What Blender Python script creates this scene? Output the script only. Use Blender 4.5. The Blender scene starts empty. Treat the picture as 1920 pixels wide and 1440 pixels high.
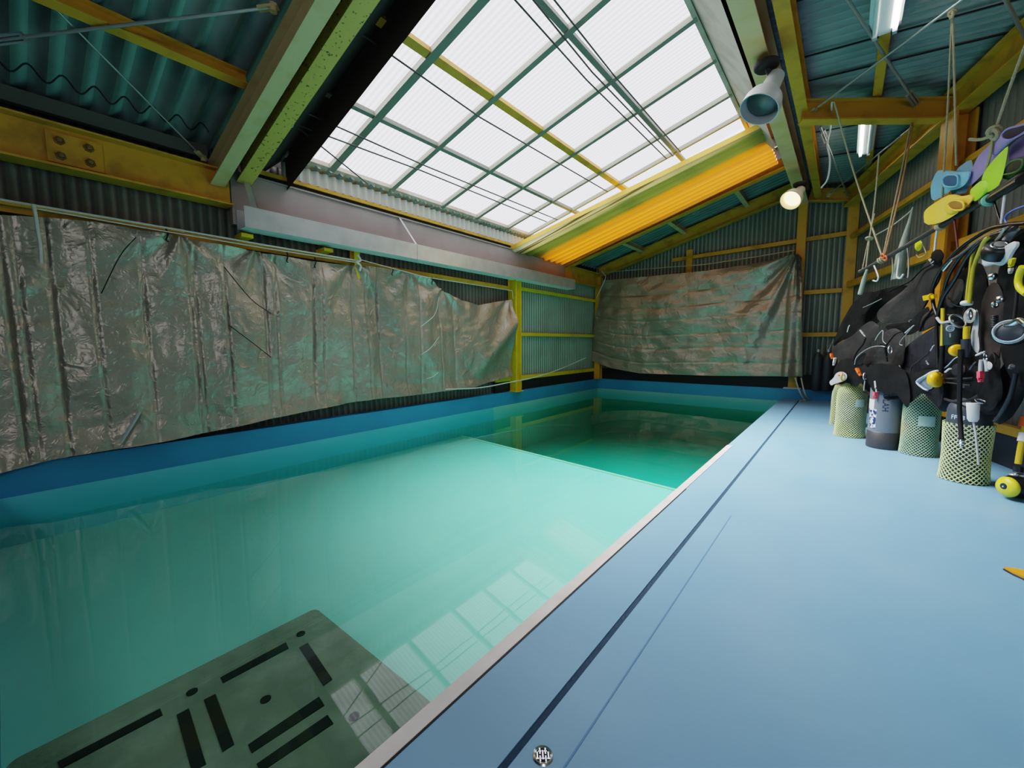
import bpy, bmesh, math, random
from mathutils import Vector, Matrix, noise

random.seed(7)
SC = bpy.context.scene
COL = SC.collection
V = Vector

# ------------------------------------------------------------------ camera
FPX = 775.0
CR = V((0.7791, 0.6269, -0.0054)); CF = V((-0.6240, 0.7754, -0.0968))
CF.normalize(); CR = (CR - CF * CR.dot(CF)).normalized(); CU = CR.cross(CF).normalized()
CO = V((0, 0, 1.0))
cam_d = bpy.data.cameras.new('camera'); cam = bpy.data.objects.new('camera', cam_d); COL.objects.link(cam)
cam_d.sensor_width = 36; cam_d.lens = FPX / 1920 * 36; cam_d.clip_start = 0.02
M = Matrix((CR, CU, -CF)).transposed().to_4x4(); M.translation = CO
cam.matrix_world = M
SC.camera = cam


def ray(x, y):
    return CF * FPX + CR * (x - 960) - CU * (y - 720)


def on(x, y, axis, val):
    d = ray(x, y); return CO + d * ((val - CO[axis]) / d[axis])


def atz(x, y, z):
    return CO + ray(x, y) * (z / FPX)


def onroof(x, y, z0, s=0.275):
    d = ray(x, y); n = V((-s, 0, 1)); return CO + d * ((z0 + s * 4.5 - n.dot(CO)) / n.dot(d))


WA = V((0.0, 8.8, 0)); WB = V((1.1, 4.93, 0)); WD = (WB - WA).normalized()   # right wall line
WN = V((WD.y, -WD.x, 0))
if WN.x > 0: WN = -WN                                                        # into the room


def onwall(x, y):
    d = ray(x, y); return CO + d * (WN.dot(WA - CO) / WN.dot(d))


def rz(px):   # depth of the equipment row at an image column
    t = [(1540, 4.9), (1590, 4.38), (1654, 3.92), (1720, 3.62), (1804, 2.95), (1900, 2.45), (1960, 2.2)]
    for (a, za), (b, zb) in zip(t, t[1:]):
        if px <= b: return za + (zb - za) * (px - a) / (b - a)
    return t[-1][1]


# ------------------------------------------------------------------ materials
def mat(name, col, rough=0.5, metal=0.0, col2=None, nscale=4.0, lo=0.4, hi=0.65, bump=0.0, bscale=40.0, stretch=(1, 1, 1), spec=0.5, rib=None, detail=6.0):
    m = bpy.data.materials.new(name); m.use_nodes = True
    nt = m.node_tree; b = nt.nodes['Principled BSDF']
    b.inputs['Base Color'].default_value = (*col, 1); b.inputs['Roughness'].default_value = rough
    b.inputs['Metallic'].default_value = metal; b.inputs['Specular IOR Level'].default_value = spec
    tc = nt.nodes.new('ShaderNodeTexCoord'); mp = nt.nodes.new('ShaderNodeMapping'); mp.inputs['Scale'].default_value = stretch
    nt.links.new(tc.outputs['Object'], mp.inputs['Vector'])
    if col2 is not None:
        n = nt.nodes.new('ShaderNodeTexNoise'); n.inputs['Scale'].default_value = nscale; n.inputs['Detail'].default_value = detail
        r = nt.nodes.new('ShaderNodeValToRGB'); r.color_ramp.elements[0].position = lo; r.color_ramp.elements[1].position = hi
        r.color_ramp.elements[0].color = (*col, 1); r.color_ramp.elements[1].color = (*col2, 1)
        nt.links.new(mp.outputs[0], n.inputs['Vector']); nt.links.new(n.outputs['Fac'], r.inputs['Fac']); nt.links.new(r.outputs['Color'], b.inputs['Base Color'])
    if rib is not None:                                    # AO-like shade painted into the valleys of a corrugated sheet
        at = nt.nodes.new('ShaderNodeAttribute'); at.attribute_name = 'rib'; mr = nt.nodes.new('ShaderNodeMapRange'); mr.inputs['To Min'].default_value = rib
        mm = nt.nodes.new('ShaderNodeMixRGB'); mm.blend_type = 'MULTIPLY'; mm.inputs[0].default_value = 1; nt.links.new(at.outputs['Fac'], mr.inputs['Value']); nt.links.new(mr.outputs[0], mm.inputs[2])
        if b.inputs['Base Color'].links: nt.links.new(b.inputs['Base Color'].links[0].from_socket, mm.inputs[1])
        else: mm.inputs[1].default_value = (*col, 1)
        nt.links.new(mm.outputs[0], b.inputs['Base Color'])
    if bump:
        n = nt.nodes.new('ShaderNodeTexNoise'); n.inputs['Scale'].default_value = bscale; n.inputs['Detail'].default_value = 6
        bp = nt.nodes.new('ShaderNodeBump'); bp.inputs['Strength'].default_value = bump; bp.inputs['Distance'].default_value = 0.02
        nt.links.new(mp.outputs[0], n.inputs['Vector']); nt.links.new(n.outputs['Fac'], bp.inputs['Height']); nt.links.new(bp.outputs['Normal'], b.inputs['Normal'])
    return m


def emis(name, col, s):
    m = bpy.data.materials.new(name); m.use_nodes = True; b = m.node_tree.nodes['Principled BSDF']
    b.inputs['Base Color'].default_value = (*col, 1); b.inputs['Emission Color'].default_value = (*col, 1); b.inputs['Emission Strength'].default_value = s
    return m


YEL = mat('yellow_paint', (0.62, 0.32, 0.03), 0.5, 0, (0.33, 0.17, 0.02), 5, 0.52, 0.8, 0.1, 60)
YELS = mat('speckled_yellow_paint', (0.60, 0.43, 0.10), 0.5, 0, (0.10, 0.07, 0.02), 38, 0.60, 0.68, 0.1, 60)
YELP = mat('pale_green_yellow_paint', (0.60, 0.48, 0.25), 0.5, 0, (0.50, 0.37, 0.15), 6, 0.5, 0.8, 0.1, 60)
YELB = mat('bright_yellow_paint', (0.72, 0.50, 0.02), 0.4, 0, (0.55, 0.33, 0.02), 4, 0.5, 0.75)
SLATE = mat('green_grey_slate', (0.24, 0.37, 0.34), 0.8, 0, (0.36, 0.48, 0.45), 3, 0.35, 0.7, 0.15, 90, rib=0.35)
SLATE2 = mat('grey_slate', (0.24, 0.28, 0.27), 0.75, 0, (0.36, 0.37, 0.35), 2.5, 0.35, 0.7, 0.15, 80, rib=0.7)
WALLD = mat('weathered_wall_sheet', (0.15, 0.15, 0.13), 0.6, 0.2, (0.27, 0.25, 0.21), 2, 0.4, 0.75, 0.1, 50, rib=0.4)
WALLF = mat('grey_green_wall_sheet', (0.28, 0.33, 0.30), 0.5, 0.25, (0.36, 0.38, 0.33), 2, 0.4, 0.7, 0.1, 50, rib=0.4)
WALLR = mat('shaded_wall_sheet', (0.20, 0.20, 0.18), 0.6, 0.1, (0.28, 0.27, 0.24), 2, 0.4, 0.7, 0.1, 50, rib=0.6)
WALLT = mat('reflection_lit_sheet', (0.40, 0.50, 0.44), 0.5, 0.1, (0.32, 0.40, 0.34), 2, 0.4, 0.7, 0.1, 50, rib=0.35)  # paler teal colour stands in for reflected light on this bay
DECK = mat('blue_deck_paint', (0.17, 0.37, 0.60), 0.42, 0, (0.21, 0.41, 0.62), 1.2, 0.35, 0.7, 0.06, 30, spec=0.35)
CURB = mat('blue_pool_paint', (0.03, 0.26, 0.50), 0.45, 0, (0.035, 0.30, 0.54), 2, 0.35, 0.7)
JOINT = mat('dark_blue_joint', (0.012, 0.05, 0.10), 0.7, bump=0.5, bscale=60)
JOINT2 = mat('blue_joint', (0.09, 0.24, 0.44), 0.6)
STRIP = mat('pale_strip', (0.82, 0.76, 0.74), 0.45, 0, (0.68, 0.60, 0.58), 6, 0.4, 0.7)
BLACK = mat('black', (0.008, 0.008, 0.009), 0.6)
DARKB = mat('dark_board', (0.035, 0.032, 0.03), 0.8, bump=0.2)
GREYB = mat('pinkish_grey_board', (0.36, 0.30, 0.29), 0.6, 0, (0.30, 0.24, 0.23), 2, 0.4, 0.7)
PALEB = mat('pale_board', (0.52, 0.44, 0.36), 0.7, 0, (0.36, 0.28, 0.2), 4, 0.45, 0.75, 0.2, 40)
GALV = mat('galvanised_steel', (0.52, 0.53, 0.54), 0.38, 0.55, (0.44, 0.46, 0.47), 6, 0.4, 0.65)
CHROME = mat('chrome', (0.75, 0.76, 0.78), 0.18, 1.0)
STEEL = mat('dull_steel', (0.45, 0.47, 0.46), 0.4, 0.7)
GREYP = mat('grey_green_bar', (0.20, 0.21, 0.17), 0.6)
WHITE = mat('white_plastic', (0.72, 0.73, 0.72), 0.4)
GREYPL = mat('grey_plastic', (0.42, 0.44, 0.45), 0.45)
BUCK = mat('dark_grey_buckle', (0.10, 0.105, 0.11), 0.4)
ROPE = mat('cream_rope', (0.46, 0.38, 0.24), 0.8, bump=0.6, bscale=200)
ROPEO = mat('orange_rope', (0.55, 0.28, 0.12), 0.8, bump=0.6, bscale=200)
ROPEW = mat('white_rope', (0.62, 0.62, 0.58), 0.7, bump=0.4, bscale=200)
ROPEG = mat('yellow_green_rope', (0.42, 0.38, 0.16), 0.8)
WIRE = mat('dark_wire', (0.06, 0.06, 0.06), 0.5)
FAB = mat('black_fabric', (0.004, 0.004, 0.0045), 0.8, 0, (0.009, 0.009, 0.009), 6, 0.4, 0.7, 0.6, 11, spec=0.22)
FABG = mat('charcoal_fabric', (0.017, 0.016, 0.016), 0.7, 0, (0.030, 0.027, 0.026), 5, 0.4, 0.7, 0.7, 9, spec=0.3)
FABN = mat('navy_black_fabric', (0.010, 0.010, 0.015), 0.7, 0, (0.020, 0.020, 0.027), 6, 0.4, 0.7, 0.8, 10, spec=0.3)
FABB = mat('brown_black_fabric', (0.026, 0.019, 0.017), 0.7, 0, (0.038, 0.028, 0.026), 6, 0.4, 0.7, 0.35, 15, spec=0.3)
RUBBER = mat('black_rubber', (0.010, 0.010, 0.011), 0.4)
YHOSE = mat('yellow_hose', (0.62, 0.42, 0.02), 0.4)
OHOSE = mat('olive_yellow_hose', (0.42, 0.36, 0.03), 0.4)
YCAP = mat('yellow_plastic', (0.85, 0.48, 0.01), 0.35)
LEMON = mat('lemon_plastic', (0.75, 0.68, 0.03), 0.35)
ORANGE = mat('orange_plastic', (0.85, 0.14, 0.03), 0.4)
PINK = mat('pink_plastic', (0.85, 0.10, 0.15), 0.4)
MINT = mat('mint_plastic', (0.2, 0.6, 0.45), 0.4)
PALEBL = mat('pale_blue_plastic', (0.42, 0.55, 0.66), 0.35)
TANKG = mat('grey_blue_tank_paint', (0.17, 0.19, 0.22), 0.35, 0.2)
TANKD = mat('dark_tank_paint', (0.05, 0.06, 0.075), 0.4, 0.1)
NETM = mat('yellow_green_net', (0.62, 0.68, 0.27), 0.6, 0, (0.52, 0.60, 0.38), 3, 0.4, 0.7)
NETM2 = mat('pale_green_net', (0.40, 0.58, 0.36), 0.6, 0, (0.58, 0.52, 0.24), 4, 0.5, 0.7)
LABELM = mat('pale_label', (0.45, 0.6, 0.52), 0.6)
STICK = mat('sticker', (0.65, 0.70, 0.78), 0.4, 0, (0.02, 0.03, 0.12), 42, 0.50, 0.53)
INK = mat('dark_blue_ink', (0.012, 0.016, 0.05), 0.5)
PALEINK = mat('pale_ink', (0.45, 0.6, 0.75), 0.5)
FINB = mat('blue_rubber', (0.20, 0.50, 0.70), 0.5, 0, (0.24, 0.54, 0.72), 5)
FINY = mat('yellow_rubber', (0.92, 0.60, 0.06), 0.5, 0, (0.92, 0.64, 0.10), 5)
FINP = mat('purple_rubber', (0.32, 0.25, 0.56), 0.5, 0, (0.36, 0.29, 0.60), 5)
FING = mat('lime_rubber', (0.42, 0.78, 0.03), 0.5, 0, (0.46, 0.80, 0.06), 5)
FINO = mat('orange_rubber', (0.75, 0.32, 0.02), 0.45)
PLATM = mat('green_grey_platform', (0.23, 0.24, 0.17), 0.8, 0, (0.32, 0.33, 0.24), 6, 0.4, 0.65, 0.2, 60)
PLATD = mat('dark_green_slot', (0.004, 0.014, 0.008), 0.8)
CLOTH = mat('green_grey_cloth', (0.28, 0.32, 0.26), 0.8, bump=0.3)


def tarp_mat(name, horiz=False):
    m = mat(name, (0.40, 0.345, 0.285), 0.40, 0.55, (0.31, 0.285, 0.24), 1.1, 0.42, 0.68)
    nt = m.node_tree; b = nt.nodes['Principled BSDF']; tc = [n for n in nt.nodes if n.type == 'TEX_COORD'][0]
    prev = None
    for sc_, st, di, stre in ((2.2, 0.45, 0.06, (1, 1, 0.6)), (7.0, 0.55, 0.02, (1.0, 1.0, 1.0)), (26.0, 0.55, 0.008, (1, 1, 1.5 if horiz else 1.0))):
        mp = nt.nodes.new('ShaderNodeMapping'); mp.inputs['Scale'].default_value = stre
        n = nt.nodes.new('ShaderNodeTexNoise'); n.inputs['Scale'].default_value = sc_; n.inputs['Detail'].default_value = 3; n.inputs['Distortion'].default_value = 1.2
        try: n.noise_type = 'RIDGED_MULTIFRACTAL' if sc_ > 5 else 'FBM'
        except Exception: pass
        bp = nt.nodes.new('ShaderNodeBump'); bp.inputs['Strength'].default_value = st; bp.inputs['Distance'].default_value = di
        nt.links.new(tc.outputs['Object'], mp.inputs['Vector']); nt.links.new(mp.outputs[0], n.inputs['Vector']); nt.links.new(n.outputs['Fac'], bp.inputs['Height'])
        if prev: nt.links.new(prev.outputs['Normal'], bp.inputs['Normal'])
        prev = bp
    nt.links.new(prev.outputs['Normal'], b.inputs['Normal'])
    return m


TARP = tarp_mat('silver_tarp'); TARPH = tarp_mat('silver_tarp_cross', True)


def pane_mat():
    m = bpy.data.materials.new('ribbed_translucent_sheet'); m.use_nodes = True; nt = m.node_tree
    nt.nodes.remove(nt.nodes['Principled BSDF']); out = nt.nodes['Material Output']
    tr = nt.nodes.new('ShaderNodeBsdfTransparent'); tl = nt.nodes.new('ShaderNodeBsdfTranslucent'); gl = nt.nodes.new('ShaderNodeBsdfGlossy'); gl.inputs['Roughness'].default_value = 0.3
    tc = nt.nodes.new('ShaderNodeTexCoord'); sp = nt.nodes.new('ShaderNodeSeparateXYZ'); nt.links.new(tc.outputs['Object'], sp.inputs[0])
    mu = nt.nodes.new('ShaderNodeMath'); mu.operation = 'MULTIPLY'; mu.inputs[1].default_value = 2 * math.pi / 0.052
    si = nt.nodes.new('ShaderNodeMath'); si.operation = 'SINE'
    nt.links.new(sp.outputs['Y'], mu.inputs[0]); nt.links.new(mu.outputs[0], si.inputs[0])
    mr = nt.nodes.new('ShaderNodeMapRange'); mr.inputs['From Min'].default_value = -1; mr.inputs['From Max'].default_value = 1
    mr.inputs['To Min'].default_value = 0.38; mr.inputs['To Max'].default_value = 0.85
    nt.links.new(si.outputs[0], mr.inputs['Value'])
    tr.inputs['Color'].default_value = (0.98, 0.98, 1, 1); tl.inputs['Color'].default_value = (0.12, 0.12, 0.13, 1)
    mx = nt.nodes.new('ShaderNodeMixShader'); nt.links.new(mr.outputs[0], mx.inputs[0]); nt.links.new(tl.outputs[0], mx.inputs[1]); nt.links.new(tr.outputs[0], mx.inputs[2])
    nt.links.new(mx.outputs[0], out.inputs['Surface'])
    return m


def amber_mat():
    m = bpy.data.materials.new('amber_sheet'); m.use_nodes = True; nt = m.node_tree
    b = nt.nodes['Principled BSDF']; out = nt.nodes['Material Output']
    tl = nt.nodes.new('ShaderNodeBsdfTranslucent'); mx = nt.nodes.new('ShaderNodeMixShader'); mx.inputs[0].default_value = 0.16
    tc = nt.nodes.new('ShaderNodeTexCoord'); sp = nt.nodes.new('ShaderNodeSeparateXYZ'); nt.links.new(tc.outputs['Object'], sp.inputs[0])
    rp = nt.nodes.new('ShaderNodeValToRGB'); mr = nt.nodes.new('ShaderNodeMapRange'); mr.inputs['From Min'].default_value = 5.5; mr.inputs['From Max'].default_value = 7.3
    nt.links.new(sp.outputs['Y'], mr.inputs['Value']); nt.links.new(mr.outputs[0], rp.inputs['Fac'])
    e = rp.color_ramp.elements; e[0].position = 0.0; e[0].color = (0.62, 0.45, 0.06, 1); e[1].position = 1.0; e[1].color = (0.75, 0.25, 0.01, 1)
    for p, c in ((0.05, (0.62, 0.45, 0.06, 1)), (0.06, (0.85, 0.72, 0.42, 1)), (0.11, (0.85, 0.74, 0.45, 1)), (0.115, (0.16, 0.10, 0.02, 1)), (0.13, (0.16, 0.10, 0.02, 1)), (0.135, (0.66, 0.52, 0.24, 1)), (0.16, (0.66, 0.52, 0.24, 1)), (0.165, (0.18, 0.12, 0.02, 1)), (0.18, (0.18, 0.12, 0.02, 1)), (0.185, (0.60, 0.48, 0.2, 1)), (0.23, (0.55, 0.45, 0.16, 1)), (0.26, (0.17, 0.20, 0.03, 1)), (0.44, (0.19, 0.21, 0.03, 1)), (0.50, (0.78, 0.26, 0.01, 1))):
        k = e.new(p); k.color = c
    at = nt.nodes.new('ShaderNodeAttribute'); at.attribute_name = 'rib'; m2 = nt.nodes.new('ShaderNodeMapRange'); m2.inputs['To Min'].default_value = 1.0; m2.inputs['To Max'].default_value = 0.55  # hollows between the amber ribs painted darker, like the shade in them
    mm = nt.nodes.new('ShaderNodeMixRGB'); mm.blend_type = 'MULTIPLY'; mm.inputs[0].default_value = 1; nt.links.new(at.outputs['Fac'], m2.inputs['Value']); nt.links.new(m2.outputs[0], mm.inputs[2]); nt.links.new(rp.outputs['Color'], mm.inputs[1])
    nt.links.new(mm.outputs[0], b.inputs['Base Color']); nt.links.new(mm.outputs[0], tl.inputs['Color']); b.inputs['Roughness'].default_value = 0.45
    nt.links.new(b.outputs[0], mx.inputs[1]); nt.links.new(tl.outputs[0], mx.inputs[2]); nt.links.new(mx.outputs[0], out.inputs['Surface'])
    return m


def water_mat():
    m = bpy.data.materials.new('pool_water'); m.use_nodes = True; nt = m.node_tree
    nt.nodes.remove(nt.nodes['Principled BSDF']); out = nt.nodes['Material Output']
    tr = nt.nodes.new('ShaderNodeBsdfTransparent'); gl = nt.nodes.new('ShaderNodeBsdfGlossy'); gl.inputs['Roughness'].default_value = 0.015
    fr = nt.nodes.new('ShaderNodeFresnel'); fr.inputs['IOR'].default_value = 1.48
    n = nt.nodes.new('ShaderNodeTexNoise'); n.inputs['Scale'].default_value = 3.0; n.inputs['Detail'].default_value = 2
    bp = nt.nodes.new('ShaderNodeBump'); bp.inputs['Strength'].default_value = 0.02; bp.inputs['Distance'].default_value = 0.02
    tc = nt.nodes.new('ShaderNodeTexCoord'); nt.links.new(tc.outputs['Object'], n.inputs['Vector']); nt.links.new(n.outputs['Fac'], bp.inputs['Height'])
    nt.links.new(bp.outputs['Normal'], gl.inputs['Normal'])
    geo = nt.nodes.new('ShaderNodeNewGeometry'); inv = nt.nodes.new('ShaderNodeMath'); inv.operation = 'SUBTRACT'; inv.inputs[0].default_value = 1
    nt.links.new(geo.outputs['Backfacing'], inv.inputs[1])
    mu = nt.nodes.new('ShaderNodeMath'); mu.operation = 'MULTIPLY'; nt.links.new(fr.outputs[0], mu.inputs[0]); nt.links.new(inv.outputs[0], mu.inputs[1])
    mx = nt.nodes.new('ShaderNodeMixShader'); nt.links.new(mu.outputs[0], mx.inputs[0]); nt.links.new(tr.outputs[0], mx.inputs[1]); nt.links.new(gl.outputs[0], mx.inputs[2])
    nt.links.new(mx.outputs[0], out.inputs['Surface'])
    va = nt.nodes.new('ShaderNodeVolumeAbsorption'); va.inputs['Color'].default_value = (0.15, 0.78, 0.74, 1); va.inputs['Density'].default_value = 1.15
    nt.links.new(va.outputs[0], out.inputs['Volume'])
    return m


PANE = pane_mat(); AMBER = amber_mat(); WATER = water_mat()
POOLF = mat('turquoise_pool_floor', (0.52, 0.78, 0.68), 0.6, 0, (0.56, 0.82, 0.72), 1.0)
POOLD = mat('green_pool_floor', (0.46, 0.80, 0.66), 0.6, 0, (0.40, 0.74, 0.62), 1.0)
POOLW = mat('turquoise_pool_wall', (0.16, 0.68, 0.78), 0.6)
TUBE = emis('lit_tube', (1.0, 0.98, 0.92), 9.0)
BULB = emis('lit_bulb', (1.0, 0.74, 0.34), 3.2)

# ------------------------------------------------------------------ mesh helpers


class MB:
    def __init__(s): s.v = []; s.f = []; s.rib = {}

    def add(s, vs, fs):
        o = len(s.v); s.v += [V(p) for p in vs]; s.f += [tuple(i + o for i in f) for f in fs]; return s

    def box(s, a, b):
        (x0, y0, z0), (x1, y1, z1) = a, b
        return s.add([(x0, y0, z0), (x1, y0, z0), (x1, y1, z0), (x0, y1, z0), (x0, y0, z1), (x1, y0, z1), (x1, y1, z1), (x0, y1, z1)],
                     [(0, 3, 2, 1), (4, 5, 6, 7), (0, 1, 5, 4), (1, 2, 6, 5), (2, 3, 7, 6), (3, 0, 4, 7)])

    def bar(s, p0, p1, w, h, up=(0, 0, 1)):
        p0 = V(p0); p1 = V(p1); d = (p1 - p0).normalized(); u = V(up); sd = d.cross(u).normalized(); u = sd.cross(d)
        vs = []
        for p in (p0, p1):
            for a, b in ((-1, -1), (1, -1), (1, 1), (-1, 1)): vs.append(p + sd * (a * w / 2) + u * (b * h / 2))
        return s.add(vs, [(0, 1, 2, 3), (7, 6, 5, 4), (0, 4, 5, 1), (1, 5, 6, 2), (2, 6, 7, 3), (3, 7, 4, 0)])

    def prof(s, p0, p1, prof, up=(0, 0, 1), cap=True):     # extrude a 2D outline (side, up) between two points
        p0 = V(p0); p1 = V(p1); d = (p1 - p0).normalized(); u = V(up); sd = d.cross(u).normalized(); u = sd.cross(d); n = len(prof)
        vs = [p + sd * a + u * b for p in (p0, p1) for a, b in prof]
        fs = [(i, (i + 1) % n, n + (i + 1) % n, n + i) for i in range(n)]
        if cap: fs += [tuple(range(n - 1, -1, -1)), tuple(range(n, 2 * n))]
        return s.add(vs, fs)

    def ibeam(s, p0, p1, h, w, t=0.014, up=(0, 0, 1)):
        a, b, c = w / 2, h / 2, t * 0.5
        return s.prof(p0, p1, [(-a, -b), (a, -b), (a, -b + t), (c, -b + t), (c, b - t), (a, b - t), (a, b), (-a, b), (-a, b - t), (-c, b - t), (-c, -b + t), (-a, -b + t)], up)

    def tube(s, pts, r, n=8, cap=True, smooth=0):
        pts = [V(p) for p in pts]
        if smooth: pts = crom(pts, smooth)
        k = len(pts); rs = r if isinstance(r, (list, tuple)) else [r] * k
        if len(rs) != k: rs = [rs[0] + (rs[-1] - rs[0]) * i / (k - 1) for i in range(k)]
        o = len(s.v); prev = None
        for i, p in enumerate(pts):
            d = (pts[min(i + 1, k - 1)] - pts[max(i - 1, 0)]).normalized()
            if prev is None:
                a = V((0, 0, 1)) if abs(d.z) < 0.9 else V((1, 0, 0)); e = d.cross(a).normalized()
            else:
                e = (prev - d * prev.dot(d)); e = e.normalized() if e.length > 1e-6 else d.orthogonal().normalized()
            prev = e; g = d.cross(e)
            for j in range(n):
                t = 2 * math.pi * j / n; s.v.append(p + (e * math.cos(t) + g * math.sin(t)) * rs[i])
        for i in range(k - 1):
            for j in range(n):
                s.f.append((o + i * n + j, o + i * n + (j + 1) % n, o + (i + 1) * n + (j + 1) % n, o + (i + 1) * n + j))
        if cap: s.f.append(tuple(o + j for j in range(n - 1, -1, -1))); s.f.append(tuple(o + (k - 1) * n + j for j in range(n)))
        return s

    def lathe(s, base, axis, prof, n=32, cap=True):      # prof: (radius, height) along axis
        axis = V(axis).normalized(); e = axis.orthogonal().normalized(); g = axis.cross(e); base = V(base); o = len(s.v); k = len(prof)
        for r, h in prof:
            for j in range(n):
                t = 2 * math.pi * j / n; s.v.append(base + axis * h + (e * math.cos(t) + g * math.sin(t)) * max(r, 1e-5))
        for i in range(k - 1):
            for j in range(n): s.f.append((o + i * n + j, o + i * n + (j + 1) % n, o + (i + 1) * n + (j + 1) % n, o + (i + 1) * n + j))
        if cap: s.f.append(tuple(o + j for j in range(n - 1, -1, -1))); s.f.append(tuple(o + (k - 1) * n + j for j in range(n)))
        return s

    def ring(s, c, axis, R, r, n=24, m=8, a0=0.0, a1=2 * math.pi):
        axis = V(axis).normalized(); e = axis.orthogonal().normalized(); g = axis.cross(e)
        pts = [V(c) + (e * math.cos(a0 + (a1 - a0) * i / n) + g * math.sin(a0 + (a1 - a0) * i / n)) * R for i in range(n + 1)]
        return s.tube(pts, r, m)

    def corr(s, origin, along, across, L, W, pitch, amp, n=None, seg=8, shape='sin'):   # corrugated sheet, ribs run along
        along = V(along).normalized(); across = V(across).normalized(); nr = along.cross(across).normalized() if n is None else V(n)
        k = max(2, int(W / pitch * seg)); o = len(s.v)
        for i in range(k + 1):
            t = W * i / k; ph = t / pitch * 2 * math.pi; a = math.sin(ph)
            if shape == 'trap': a = max(-1, min(1, 2.2 * a))
            p = V(origin) + across * t + nr * (amp * a)
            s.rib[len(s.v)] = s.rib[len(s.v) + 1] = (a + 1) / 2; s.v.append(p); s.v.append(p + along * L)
        s.f += [(o + 2 * i, o + 2 * i + 1, o + 2 * i + 3, o + 2 * i + 2) for i in range(k)]
        return s

    def quad(s, a, b, c, d): return s.add([a, b, c, d], [(0, 1, 2, 3)])

    def build(s, name, m, parent=None, smooth=False, fix=False):
        me = bpy.data.meshes.new(name); me.from_pydata([tuple(p) for p in s.v], [], s.f); me.update()
        if fix:
            bm = bmesh.new(); bm.from_mesh(me); bmesh.ops.recalc_face_normals(bm, faces=bm.faces); bm.to_mesh(me); bm.free()
        me.materials.append(m)
        if s.rib:
            at = me.attributes.new('rib', 'FLOAT', 'POINT')
            for i, x in s.rib.items(): at.data[i].value = x
        if smooth:
            me.polygons.foreach_set('use_smooth', [True] * len(me.polygons))
            me.set_sharp_from_angle(angle=math.radians(50))
        o = bpy.data.objects.new(name, me); COL.objects.link(o)
        if parent: o.parent = parent; o.matrix_parent_inverse = parent.matrix_world.inverted()
        return o


def crom(P, k):
    Q = [P[0] * 2 - P[1]] + P + [P[-1] * 2 - P[-2]]; out = []
    for i in range(1, len(Q) - 2):
        a, b, c, d = Q[i - 1:i + 3]
        for j in range(k):
            t = j / k; out.append(0.5 * ((2 * b) + (c - a) * t + (2 * a - 5 * b + 4 * c - d) * t * t + (3 * b - a - 3 * c + d) * t ** 3))
    return out + [P[-1]]


def tag(o, label=None, cat=None, group=None, kind=None):
    if label: o['label'] = label
    if cat: o['category'] = cat
    if group: o['group'] = group
    if kind: o['kind'] = kind
    return o


def thing(name, label, cat, loc, group=None, kind=None):
    o = bpy.data.objects.new(name, None); o.empty_display_size = 0.05; COL.objects.link(o); o.location = loc
    o.matrix_world = Matrix.Translation(V(loc))
    return tag(o, label, cat, group, kind)


def st(o, label, cat): return tag(o, label, cat, None, 'structure')


RZ = lambda x, z0: z0 + 0.275 * (x + 4.5)
XL, XE, YN, YF, ZW = -4.5, -0.845, -0.1, 8.8, -0.05
SL = V((1, 0, 0.275)).normalized(); SN = V((-0.275, 0, 1)).normalized()
wallx = lambda y: WA.x + (WB.x - WA.x) * (y - WA.y) / (WB.y - WA.y)

# ------------------------------------------------------------------ setting: deck and pool
d = MB()
d.box((XE, -2.0, -0.12), (-0.588, YF, 0.0))
d.add([(x, y, z) for z in (-0.12, 0.0) for x, y in ((-0.568, -2.0), (wallx(-2.0), -2.0), (wallx(YF), YF), (-0.568, YF))],
      [(3, 2, 1, 0), (4, 5, 6, 7), (0, 1, 5, 4), (1, 2, 6, 5), (2, 3, 7, 6), (3, 0, 4, 7)])
d.box((-0.60, -2.0, -0.14), (-0.55, YF, -0.008))
d.box((-5, -2.0, -0.12), (XE, YN - 0.12, 0.0))
fl = d.build('floor', DECK)
st(fl, 'blue painted deck beside the pool with a dark joint along it', 'floor')
jn = MB(); jn.box((-0.588, -2.0, -0.05), (-0.568, 8.62, -0.003))
st(jn.build('trim_1', JOINT), 'dark sunken joint running along the blue deck', 'joint')
jn = MB(); jn.box((-0.4655, -2.0, -0.02), (-0.4605, 2.6, 0.0012))
st(jn.build('trim_2', JOINT2), 'faint second joint in the blue deck beside the drain', 'joint')

t = thing('pool_basin', 'sunken swimming pool with blue rim and turquoise shallow floor', 'pool', (XL, YN, -0.9), None, 'structure')
b = MB(); b.box((XL - 0.25, YN - 0.12, -0.95), (XL, YF + 0.3, 0.17)); b.box((XL - 0.25, YF, -0.95), (0.02, YF + 0.25, 0.175)); b.box((XL - 0.25, YN - 0.13, -0.95), (XE, YN, 0.0))
b.build('rim', CURB, t)
b = MB(); b.quad((XL + 0.004, YN, ZW), (XL + 0.004, 5.09, ZW), (XL + 0.004, 5.09, -0.9), (XL + 0.004, YN, -0.9)); b.build('shallow_side_wall', POOLW, t)
b = MB(); b.quad((XL + 0.003, 5.09, ZW), (XL + 0.003, YF, ZW), (XL + 0.003, YF, -0.9), (XL + 0.003, 5.09, -0.9)); b.quad((XL, YF - 0.003, ZW), (XE, YF - 0.003, ZW), (XE, YF - 0.003, -0.9), (XL, YF - 0.003, -0.9))
b.build('deep_wall', POOLD, t)
b = MB(); b.add([(x, y, z) for z in (-0.9, -0.4) for x, y in ((XL, YN), (XE, YN), (XE, 3.90), (XL, 4.34))], [(3, 2, 1, 0), (4, 5, 6, 7), (0, 1, 5, 4), (1, 2, 6, 5), (2, 3, 7, 6), (3, 0, 4, 7)])
b.build('shallow_floor', POOLF, t)
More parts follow.
